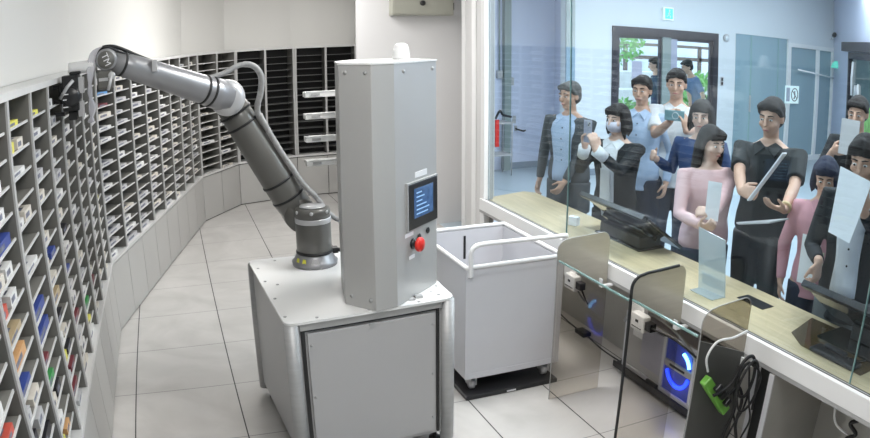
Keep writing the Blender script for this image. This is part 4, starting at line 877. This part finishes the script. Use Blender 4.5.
def add_hand(m, W, d, n, side, curl=0.6, s=1.0, spread=1.0):
    """palm + five fingers. W wrist, d finger direction, n palm normal, side = towards the thumb."""
    d = d.normalized(); n = (n - d * n.dot(d)).normalized(); t = n.cross(d); t = t if t.dot(side) > 0 else -t
    rings = []
    for k, (l, w_, th) in enumerate(((-0.012, .024, .020), (0.015, .029, .018), (0.045, .038, .016), (0.072, .040, .014), (0.086, .036, .011))):
        c = W + d * l * s; rings.append([c + (t * math.cos(a) * w_ + n * math.sin(a) * th) * s for a in [2 * PI * i / 12 for i in range(12)]])
    m.loft(rings)
    for i, (off, L) in enumerate(((.030, .070), (.010, .078), (-.011, .073), (-.030, .058))):
        p = W + (d * .080 + t * off) * s; ang = 0.12; P = [p - d * .012 * s, p]; dd = d + t * (off * 3.0 * spread)
        dd.normalize()
        for seg in (.42, .32, .26):
            ang += curl; v = dd * math.cos(ang - curl * .5) + n * math.sin(ang - curl * .5)
            p = p + v * L * seg * s; P.append(p)
        m.tube(P, [.0098 * s, .0098 * s, .0092 * s, .0086 * s, .0076 * s], 8, 'round')
    b = W + (d * .018 + t * .022) * s; v1 = (d * .55 + t * .75 + n * .35).normalized(); v2 = (d * .85 + t * .15 + n * .5).normalized()
    m.tube([b, b + v1 * .038 * s, b + v1 * .038 * s + v2 * .030 * s, b + v1 * .038 * s + v2 * .052 * s], [.014 * s, .0125 * s, .0105 * s, .009 * s], 8, 'round')

def person(pos, H, face, label, top, legs, hands, hair=('short', None), skinm=None, look=(0, 0), sleeve='long', lean=0.0, mask=False, jacket=None, curl=(0.5, 0.5), handdir=(None, None), palm=(None, None), group=None, extras=None, wide=1.0, skirt_len=0.46, hair_len=0):
    skinm = skinm or SK
    s = H / 1.70; a = math.radians(face); F = Vector((math.cos(a), math.sin(a), 0)); R = Vector((math.sin(a), -math.cos(a), 0)); U = Vector((0, 0, 1))
    base = Vector((pos[0], pos[1], 0)); root = thing('person', tuple(base), label, 'person', group)
    la = math.radians(lean)
    def B(r, f, u):   # body frame, metres for a 1.70 m person; the trunk leans forward about the hips
        r *= s; f *= s; u *= s
        hz = 0.90 * s
        if u > hz and la: du = u - hz; f, u = f * math.cos(la) + du * math.sin(la), hz + du * math.cos(la) - f * math.sin(la)
        return base + R * r + F * f + U * u
    T = [(0.82, .135, .098, .0), (0.90, .165, .112, .0), (0.98, .160, .108, .0), (1.06, .142, .100, .005), (1.14, .148, .104, .01), (1.22, .163, .112, .012), (1.30, .175, .112, .006), (1.36, .170, .096, .0), (1.40, .135, .078, -.004), (1.43, .085, .062, -.006), (1.455, .056, .054, 0)]
    T = [(0.56, .172, .122, .0), (0.70, .172, .118, .0)] + T
    T = [(z, w * wide, d, o) for z, w, d, o in T]
    def trunk(m, z0, z1, g, front=None):
        prof = [t for t in T if z0 - .001 <= t[0] <= z1 + .001]
        def interp(z):
            for p, q in zip(T, T[1:]):
                if p[0] <= z <= q[0]:
                    k = (z - p[0]) / (q[0] - p[0]); return tuple(p[i] + (q[i] - p[i]) * k for i in range(4))
            return T[0][:1] + T[0][1:] if z < T[0][0] else T[-1]
        if not prof or prof[0][0] > z0 + .005: q = interp(z0); prof = [(z0,) + tuple(q[1:])] + prof
        if prof[-1][0] < z1 - .005: q = interp(z1); prof = prof + [(z1,) + tuple(q[1:])]
        m.loft([[B((w + g) * math.cos(2 * PI * i / 20), o + (d + g) * math.sin(2 * PI * i / 20), z) for i in range(20)] for z, w, d, o in prof])
        return interp
    # joints
    SHL = [B(sx * .178 * wide, 0.0, 1.375) for sx in (1, -1)]     # right, left
    ARM = []
    for i, sx in enumerate((1, -1)):
        tgt = hands[i]
        if tgt is None: tgt = B(sx * .25 * wide, .06, .86)
        else: tgt = Vector(tgt)
        pole = (R * sx * .45 - U * .9 - F * .25)
        E, Wt = ik(SHL[i], tgt, .285 * s, .255 * s, pole); ARM.append((SHL[i], E, Wt))
    HIP = [B(sx * .088, 0, .87) for sx in (1, -1)]; KN = [B(sx * .098, .02, .47) for sx in (1, -1)]; AN = [B(sx * .10, -.02, .075) for sx in (1, -1)]
    # ---- body: one continuous surface
    m = MB(); trunk(m, .82, 1.455, 0)
    m.tube([B(0, -.005, 1.40), B(0, .0, 1.47), B(0, .012, 1.53)], [.060 * s, .052 * s, .052 * s], 14, 'round')
    yaw, pit = math.radians(look[0]), math.radians(look[1])
    HF = (F * math.cos(yaw) + R * math.sin(yaw)); HR = (R * math.cos(yaw) - F * math.sin(yaw)); hf = HF * math.cos(pit) - U * math.sin(pit); hu = U * math.cos(pit) + HF * math.sin(pit)
    hc = B(0, .018, 1.588)
    def Hd(r, f, u): return hc + (HR * r + hf * f + hu * u) * s
    MH = Matrix((HR, hf, hu)).transposed()
    m.ell(Hd(0, -.012, .030), (.074 * s, .094 * s, .086 * s), MH, 18, 12)
    m.ell(Hd(0, .020, -.025), (.062 * s, .070 * s, .078 * s), MH, 18, 12)
    m.ell(Hd(0, .048, -.080), (.034 * s, .034 * s, .026 * s), MH, 14, 8)
    m.tube([Hd(0, .086, .022), Hd(0, .100, -.004), Hd(0, .108, -.022)], [.009 * s, .011 * s, .014 * s], 10, 'round')
    m.ell(Hd(0, .086, -.055), (.024 * s, .012 * s, .011 * s), MH, 12, 6)
    for sx in (1, -1):
        m.ell(Hd(sx * .075, -.008, -.004), (.010 * s, .020 * s, .032 * s), MH, 10, 8)
        m.ell(Hd(sx * .030, .078, .026), (.026 * s, .012 * s, .009 * s), MH, 10, 6)
        m.ell(Hd(sx * .040, .060, -.025), (.024 * s, .022 * s, .022 * s), MH, 10, 6)
    for i, sx in enumerate((1, -1)):
        S0, E, Wt = ARM[i]
        m.tube([S0 + (B(0, 0, 1.36) - S0) * .25, S0, S0 + (E - S0) * .4, E, E + (Wt - E) * .3, Wt], [.050 * s, .052 * s, .044 * s, .037 * s, .038 * s, .025 * s], 12, 'round')
        dv = Vector(handdir[i]) if handdir[i] else (Wt - E).normalized() * .8 + (F * .2 if hands[i] else Vector())
        nv = Vector(palm[i]) if palm[i] else -R * sx
        add_hand(m, Wt, dv, nv, (U if hands[i] else F), curl[i], s * .98)
        m.tube([HIP[i], HIP[i] + (KN[i] - HIP[i]) * .4, KN[i], KN[i] + (AN[i] - KN[i]) * .35, AN[i]], [.085 * s, .074 * s, .052 * s, .052 * s, .034 * s], 12, 'round')
        m.tube([AN[i] - U * .03 * s - F * .03 * s, AN[i] - U * .035 * s + F * .14 * s], [.034 * s, .028 * s], 10, 'round')
    remesh(m.build('body', skinm, root), .0075, 2)
    # ---- eyes, brows, lips
    for sx in (1, -1):
        e = MB().ell(Hd(sx * .030, .083, .006), (.0125 * s, .009 * s, .0058 * s), MH, 12, 8).build('eye', EYEW, root)
        MB().ell(Hd(sx * .030, .0905, .006), (.0065 * s, .004 * s, .0056 * s), MH, 10, 6).build('iris', EYEB, e)
        MB().tube([Hd(sx * .014, .090, .030), Hd(sx * .032, .089, .035), Hd(sx * .048, .078, .029)], [.0035 * s, .004 * s, .0025 * s], 6, 'round').build('eyebrow', HB if hair[0] != 'grey' else HG, root)
    if mask:
        rings = []
        for z, w, d in ((-.092, .040, .072), (-.075, .058, .100), (-.045, .066, .118), (-.018, .066, .116), (-.004, .060, .103)):
            rings.append([Hd(w * math.cos(q), -.0 + d * math.sin(q) * (1 if math.sin(q) > 0 else .2), z) for q in [PI * k / 14 for k in range(15)]] + [Hd(w * .93 * math.cos(q), d * .93 * math.sin(q), z) for q in [PI * k / 14 for k in range(14, -1, -1)]])
        fm = MB().loft(rings).build('face_mask', mat('pale_face_mask', (0.62, 0.60, 0.68), 0.8, noise=0.04), root)
        for sx in (1, -1): MB().tube([Hd(sx * .064, .02, -.02), Hd(sx * .076, -.005, .015), Hd(sx * .080, -.025, -.01)], .002 * s, 6).build('ear_loop', M_['paper'], fm)
    else:
        MB().tube([Hd(-.020, .094, -.056), Hd(0, .099, -.054), Hd(.020, .094, -.056)], [.003 * s, .0058 * s, .003 * s], 8, 'round').build('lips', LIP, root)
    # ---- hair
    kind, hm = hair; hm = hm or HB
    m = MB(); m.ell(Hd(0, -.026, .046), (.083 * s, .096 * s, .084 * s), MH, 20, 12).ell(Hd(0, -.045, .0), (.078 * s, .072 * s, .080 * s), MH, 18, 10)
    for sx in (1, -1): m.tube([Hd(sx * .068, .035, .062), Hd(sx * .077, .015, .03), Hd(sx * .076, -.01, .012)], [.016 * s, .012 * s, .010 * s], 8, 'round')
    if kind in ('short', 'grey', 'fringe', 'long', 'bob'):
        for k in range(7):
            q = (k - 3) / 3; z = .075 if kind in ('short', 'grey') else .058
            m.tube([Hd(q * .050, .030, .108 - abs(q) * .02), Hd(q * .060, .066, .092 - abs(q) * .016), Hd(q * .060, .082 - abs(q) * .014, z - abs(q) * .012)], [.020 * s, .018 * s, .010 * s], 8, 'round')
    if kind in ('long', 'bob'):
        L = hair_len or (.30 if kind == 'long' else .11)
        for k in range(11):
            q = math.radians(-20 + 220 * k / 10 + 180 - 10); x = math.cos(q); y = math.sin(q)
            jit = random.uniform(-.02, .02)
            m.tube([Hd(x * .072, y * .075 - .02, .05), Hd(x * .086, y * .085 - .02, -.03), Hd(x * .090, y * .082 - .018, -.03 - L * .45), Hd(x * .088 + jit, y * .078 - .012, -.03 - L * .85 + jit)], [.024 * s, .026 * s, .026 * s, .010 * s], 8, 'round')
    remesh(m.build('hair', hm, root), .009, 2)
    if kind == 'cap': pass
    # ---- top
    m = MB(); zt0 = skirt_len * 1.7
    trunk(m, max(.58, zt0), 1.415, .016)
    for i, sx in enumerate((1, -1)):
        S0, E, Wt = ARM[i]; g = .013 * s
        if sleeve == 'long': P = [S0 + (B(0, 0, 1.36) - S0) * .35, S0, S0 + (E - S0) * .4, E, E + (Wt - E) * .4, E + (Wt - E) * .93]; Rr = [.052, .058, .053, .047, .043, .034]
        else: P = [S0 + (B(0, 0, 1.36) - S0) * .35, S0, S0 + (E - S0) * .45, S0 + (E - S0) * .80]; Rr = [.052, .060, .058, .060]
        m.tube(P, [q * s for q in Rr], 14, 'flat')
    tmesh = remesh(m.build('jacket' if jacket else top[0], jacket[1] if jacket else top[1], root), .011, 2)
    # ---- shirt front seen in the opening of a jacket, collar, buttons
    if jacket or top[2:]:
        pm = MB(); inner = top[1]
        def pt(ang, z, off):
            for p, q in zip(T, T[1:]):
                if p[0] <= z <= q[0]:
                    k = (z - p[0]) / (q[0] - p[0]); w, d, o = (p[j] + (q[j] - p[j]) * k for j in (1, 2, 3)); break
            else: w, d, o = T[-1][1:]
            an = PI / 2 + ang; return B((w + off) * math.cos(an), o + (d + off) * math.sin(an), z)
        if jacket:
            rows = []
            zs = [jacket[2] + (1.425 - jacket[2]) * k / 9 for k in range(10)]
            for k, z in enumerate(zs):
                ha = jacket[3] if len(jacket) > 3 else 0.5
                ww = ha * (1.0 if k < 7 else (1.15 if k < 9 else 1.0))
                rows.append([pt(-ww + 2 * ww * j / 8, z, .026) for j in range(9)] + [pt(ww - 2 * ww * j / 8, z, .010) for j in range(9)])
            pm.loft(rows, sm=True); pm.build('shirt_front', inner, root)
        bt = MB()
        for sx in (1, -1):
            c = MB().add([pt(-sx * .05, 1.418, .032), pt(-sx * .55, 1.447, .026), pt(-sx * .75, 1.425, .034), pt(-sx * .30, 1.365, .036), pt(-sx * .05, 1.405, .024), pt(-sx * .55, 1.437, .018), pt(-sx * .75, 1.415, .026), pt(-sx * .30, 1.355, .028)],
                         [(0, 1, 2, 3), (4, 7, 6, 5), (0, 4, 5, 1), (1, 5, 6, 2), (2, 6, 7, 3), (3, 7, 4, 0)]).build('collar', inner, root)
        for z in (1.33, 1.24, 1.15, 1.06):
            q = pt(0.02, z, .028); MB().ell(q, (.006 * s, .006 * s, .006 * s), None, 8, 6).build('button', top[2] if len(top) > 2 else EYEB, root)
    # ---- trousers, shoes
    m = MB(); trunk(m, .82, max(.86, min(.98, zt0 + .06)), .010)
    for i, sx in enumerate((1, -1)):
        m.tube([HIP[i], HIP[i] + (KN[i] - HIP[i]) * .5, KN[i], AN[i] + U * .02 * s], [.104 * s * wide, .094 * s * wide, .078 * s, .068 * s], 14, 'flat')
    remesh(m.build('trousers', legs, root), .014, 2)
    for i, sx in enumerate((1, -1)):
        q = AN[i]
        MB().loft([[q + F * f * s + R * math.cos(v) * w * s + U * ((math.sin(v) * h + h) * s) - U * q.z for v in [2 * PI * k / 12 for k in range(12)]] for f, w, h in ((-.075, .022, .028), (-.05, .036, .038), (.02, .040, .040), (.10, .045, .028), (.16, .036, .020), (.18, .015, .012))]).build('shoe', SHOE, root)
    if extras: extras(root, B, Hd, ARM, F, R, U, s)
    return root, B, ARM, F, R, U, s

C = lambda n, c, k=0.12: cloth(n, c, k)
white_sh = C('white_shirt_cloth', (0.70, 0.70, 0.71), .05); blue_sh = C('pale_blue_shirt_cloth', (0.44, 0.54, 0.70), .05); suit = C('charcoal_suit_cloth', (0.075, 0.08, 0.085), .06)
blk = C('black_cloth', (0.012, 0.013, 0.015)); navy = C('navy_trouser_cloth', (0.018, 0.026, 0.050)); pink = C('pale_pink_knit', (0.72, 0.48, 0.47), .04); rose = C('rose_blouse_cloth', (0.60, 0.30, 0.33), .06)
denim = C('denim_blue_cloth', (0.035, 0.065, 0.16), .15); polo = C('black_polo_cloth', (0.016, 0.019, 0.020)); greytr = C('grey_trouser_cloth', (0.13, 0.14, 0.14)); bluet = C('slate_blue_tee', (0.12, 0.17, 0.30), .08)

def phone(mid, col, size, n, up, label, name='smartphone'):
    n = Vector(n).normalized(); up = Vector(up); up = (up - n * up.dot(n)).normalized(); r = n.cross(up); c = Vector(mid); w, h = size
    Mx = Matrix(((r.x, n.x, up.x, c.x), (r.y, n.y, up.y, c.y), (r.z, n.z, up.z, c.z), (0, 0, 0, 1)))
    t = thing(name, tuple(c), label, 'phone')
    MB().box((-w / 2, -.004, -h / 2), (w / 2, .004, h / 2), Mx).build('case', col, t, bevel=.003)
    MB().box((-w / 2 + .004, -.0055, -h / 2 + .004), (w / 2 - .004, -.004, h / 2 - .004), Mx).build('display', M_['bglass'], t)
    return t, Mx, w, h
def sheet(name, pts, label, mt=None, cat='paper', th=0.0015, group=None):
    P = [Vector(p) for p in pts]; n = (P[1] - P[0]).cross(P[2] - P[0]).normalized() * th
    k = len(P); o = MB().add([p for p in P] + [p + n for p in P], [tuple(range(k - 1, -1, -1)), tuple(range(k, 2 * k))] + [(i, (i + 1) % k, k + (i + 1) % k, k + i) for i in range(k)]).build(name, mt or M_['paper'])
    tag(o, label, cat, group); return o

# man in charcoal jacket
person((3.62, -2.93), 1.70, 207, 'grey-haired man in an open charcoal jacket over a pale blue shirt, leftmost of the group', ('shirt', blue_sh, EYEB), suit, ((3.46, -2.70, .82), (3.42, -3.12, .82)), ('grey', HG), look=(10, 5), jacket=('jacket', suit, .88, .48), wide=1.12, skirt_len=.36)
# woman with mask and phone
person((3.50, -3.80), 1.60, 205, 'masked woman in a black jacket with white cuffs holding up a pale phone', ('blouse', white_sh), blk, ((3.17, -3.86, 1.315), (3.17, -4.0, 1.315)), ('bob', HB), skinm=SK2, look=(6, 4), mask=True, jacket=('jacket', blk, .84, .28), skirt_len=.38, wide=1.08,
       curl=(.55, .55), handdir=((-.15, -.15, 1), (-.15, .15, 1)), palm=((0.2, -1, 0), (0.2, 1, 0)),
       extras=lambda root, B, Hd, ARM, F, R, U, s: [MB().tube([A[1] + (A[2] - A[1]) * .62, A[1] + (A[2] - A[1]) * 1.0], [.044 * s, .048 * s], 14).build('white_cuff', white_sh, root) for A in ARM] and
       MB().add([tuple(B(.04, .18, .92)), tuple(B(-.06, .18, .86)), tuple(B(-.03, .17, 1.22)), tuple(B(.05, .17, 1.22)), tuple(B(.04, .175, .92)), tuple(B(-.06, .175, .86)), tuple(B(-.03, .165, 1.22)), tuple(B(.05, .165, 1.22))], [(0, 1, 2, 3), (4, 7, 6, 5), (0, 4, 5, 1), (1, 5, 6, 2), (2, 6, 7, 3), (3, 7, 4, 0)]).build('white_scarf', white_sh, root))
t, Mx, w, h = phone((3.15, -3.925, 1.435), M_['purple'], (.075, .155), (-1, -.25, 0), (0, 0, 1), 'pale lilac smartphone held upright by the masked woman')
MB().box((-.030, .004, .035), (-.004, .008, .068), Mx).build('camera_bump', M_['armj'], t)
for a_, b_2 in ((-.024, .058), (-.012, .045)): MB().cyl(Mx @ Vector((a_, .008, b_2)), Mx @ Vector((a_, .010, b_2)), .005, n=12).build('camera_lens', M_['black'], t)
# tall man in light blue shirt
person((4.17, -3.21), 1.775, 215, 'tall dark-haired man in a pale blue shirt standing behind the masked woman', ('shirt', blue_sh, EYEB), navy, (None, None), ('short', HB), look=(0, 5))
# man in white shirt filming
person((4.42, -3.37), 1.85, 225, 'man in a white shirt filming with a grey-green phone in front of the doors', ('shirt', white_sh, white_sh), navy, ((4.10, -3.68, 1.455), (4.12, -3.86, 1.40)), ('short', HB), look=(0, 6), sleeve='short',
       curl=(.5, .5), handdir=((-.1, -.35, .75), (-.1, .1, .9)), palm=((-.2, -1, -.2), (-.1, 1, .1)))
t, Mx, w, h = phone((4.05, -3.79, 1.515), mat('teal_phone_case', (0.20, 0.34, 0.36), 0.35, noise=0.04), (.165, .082), (-1, -.65, 0), (0, 0, 1), 'grey-green phone held sideways by the man in the white shirt')
MB().tube([Mx @ Vector((-.01 + .026 * math.cos(q), 0.0055, .026 * math.sin(q))) for q in [PI * k / 8 for k in range(17)]], .0022, 6).build('magnet_ring', M_['paper'], t)
# person in denim behind the woman in pink
person((4.02, -4.15), 1.665, 215, 'dark-haired person in a blue denim top half hidden behind the woman in pink', ('denim_top', denim), navy, ((3.75, -3.95, 1.22), None), ('bob', HB), skinm=SK2, look=(-5, 8), wide=.92, curl=(.8, .4))
# woman in pink
person((3.56, -4.75), 1.565, 258, 'long-haired woman in a pale pink top with her hands clasped at the counter', ('pink_top', pink), navy, ((3.27, -5.04, 1.03), (3.25, -5.11, 1.03)), ('long', HB), skinm=SK2, look=(-8, 10), wide=1.12, curl=(.75, .75),
       handdir=((-.25, -.9, .1), (-.6, .4, .25)), palm=((.6, .2, .6), (.5, .2, -.6)), hair_len=.36)
sheet('paper_sheet', [(3.30, -5.02, 1.06), (3.34, -5.10, 1.06), (3.35, -5.10, 1.29), (3.31, -5.02, 1.29)], 'white sheet held upright against the pink top')
# man in black polo
person((3.90, -4.98), 1.77, 205, 'man in a black polo shirt holding a folded paper and a tablet', ('polo_shirt', polo, EYEB), blk, ((3.42, -5.20, 1.235), (3.46, -5.50, 1.13)), ('short', HB), look=(5, 10), sleeve='short', wide=1.14,
       curl=(.95, .3), handdir=((-.15, -1, .15), (-.6, .25, .15)), palm=((1, -.1, -.3), (.1, .2, 1)),
       extras=lambda root, B, Hd, ARM, F, R, U, s: MB().cyl(ARM[1][1] + (ARM[1][2] - ARM[1][1]) * .84, ARM[1][1] + (ARM[1][2] - ARM[1][1]) * .92, .036 * s, n=18).build('wrist_band', mat('tan_band', (0.55, 0.42, 0.22), .5, noise=.05), root))
tag(MB().box((-.018, -.004, 0), (.018, .004, .40), Matrix.Translation((3.40, -5.29, 1.225)) @ Vector((0, -.62, .78)).to_track_quat('Z', 'Y').to_matrix().to_4x4()).build('rolled_paper', M_['paper']), 'narrow folded white paper held up by the man in the black polo shirt', 'paper')
tag(MB().add([(3.38, -5.22, 1.075), (3.30, -5.32, 1.10), (3.30, -5.56, 1.165), (3.42, -5.60, 1.185), (3.38, -5.22, 1.083), (3.30, -5.32, 1.108), (3.30, -5.56, 1.173), (3.42, -5.60, 1.193)], [(0, 1, 2, 3), (4, 7, 6, 5), (0, 4, 5, 1), (1, 5, 6, 2), (2, 6, 7, 3), (3, 7, 4, 0)]).build('tablet', M_['machside']), 'thin dark tablet held flat by the man in the black polo shirt', 'tablet')
# woman in rose blouse with lanyard
def lany(root, B, Hd, ARM, F, R, U, s):
    l = MB().tube([B(.06, .03, 1.42), B(.035, .125, 1.30), B(.0, .145, 1.13)], .004, 6).tube([B(-.06, .03, 1.42), B(-.035, .125, 1.30), B(.0, .145, 1.13)], .004, 6).build('lanyard', blk, root)
    q = B(0, .155, 1.07); n = F
    Mx = Matrix(((R.x, F.x, 0, q.x), (R.y, F.y, 0, q.y), (0, 0, 1, q.z), (0, 0, 0, 1)))
    MB().box((-.05, -.004, -.045), (.05, .004, .045), Mx).build('badge', C('cream_badge', (0.62, 0.58, 0.42)), l)
    MB().box((-.035, .004, -.03), (.03, .006, .025), Mx).build('badge_print', C('grey_badge_print', (0.22, 0.24, 0.2), .5), l)
person((3.76, -5.58), 1.50, 215, 'woman in a rose blouse with a lanyard and badge, looking down', ('blouse', rose, rose), navy, (None, None), ('bob', C('navy_black_hair', (0.015, 0.02, 0.045))), look=(0, 22), wide=.92, extras=lany)
sheet('paper_sheet', [(3.44, -5.70, 1.13), (3.47, -5.82, 1.13), (3.47, -5.81, 0.86), (3.44, -5.70, 0.86)], 'long white sheet hanging below the badge of the rose blouse')
# man at the back with clipboard
person((5.02, -4.92), 1.80, 200, 'man in a black tee shirt at the back holding up a white board', ('tee_shirt', blk), blk, ((4.72, -4.90, 1.40), (4.70, -5.20, 1.40)), ('short', HB), look=(0, 12), sleeve='short', curl=(.6, .6),
       handdir=((-.1, -.9, .25), (-.1, .9, .25)), palm=((1, 0, .2), (1, 0, .2)),
       extras=lambda root, B, Hd, ARM, F, R, U, s: MB().add([tuple(B(-.16, .135, 1.25)), tuple(B(-.10, .14, 1.25)), tuple(B(-.10, .135, 1.36)), tuple(B(-.16, .12, 1.36)), tuple(B(-.16, .131, 1.25)), tuple(B(-.10, .136, 1.25)), tuple(B(-.10, .131, 1.36)), tuple(B(-.16, .116, 1.36))], [(0, 1, 2, 3), (4, 7, 6, 5), (0, 4, 5, 1), (1, 5, 6, 2), (2, 6, 7, 3), (3, 7, 4, 0)]).build('red_mark', M_['red'], root))
sheet('clipboard', [(4.70, -4.975, 1.40), (4.70, -5.15, 1.40), (4.72, -5.15, 1.655), (4.72, -4.975, 1.655)], 'white board held in front of the chest by the man at the back', mat('grey_white_board', (0.55, 0.55, 0.55), .5, noise=.03), 'board', .006)
# person at right with dark cardigan and large sheet
person((3.52, -6.02), 1.70, 200, 'person in a dark cardigan reading a large white sheet at the right edge', ('top', white_sh), greytr, ((3.20, -6.02, 1.10), (3.20, -6.26, 1.40)), ('bob', HB), look=(0, 18), jacket=('cardigan', blk, .90, .42), skirt_len=.44, curl=(.9, .6),
       handdir=((-.1, -.1, -.9), (-.1, .1, .6)), palm=((-.1, 1, 0), (.6, .6, 0)))
sheet('paper_sheet', [(3.12, -6.115, 1.28), (3.075, -6.285, 1.275), (3.115, -6.345, 1.56), (3.165, -6.115, 1.585)], 'large white sheet held up in front of the dark cardigan at the right edge')
# person outside, bending, and one behind
person((9.20, 1.62), 1.84, 165, 'person in a slate-blue tee shirt bending forward outside the right entrance door', ('tee_shirt', bluet), blk, ((8.85, 1.45, .98), None), ('short', HB), look=(0, 20), sleeve='short', lean=20,
       extras=lambda root, B, Hd, ARM, F, R, U, s: MB().tube([B(.10, -.10, 1.38), B(.02, -.135, 1.2), B(-.10, -.13, 1.0), B(-.15, -.06, .92)], .012, 8).build('bag_strap', blk, root))
person((8.50, 1.95), 1.80, 150, 'dark-haired person in a navy top outside by the door mullion, mostly hidden', ('top', C('navy_top', (0.02, 0.03, 0.07))), navy, (None, None), ('short', HB), look=(0, 15), sleeve='short', lean=6)
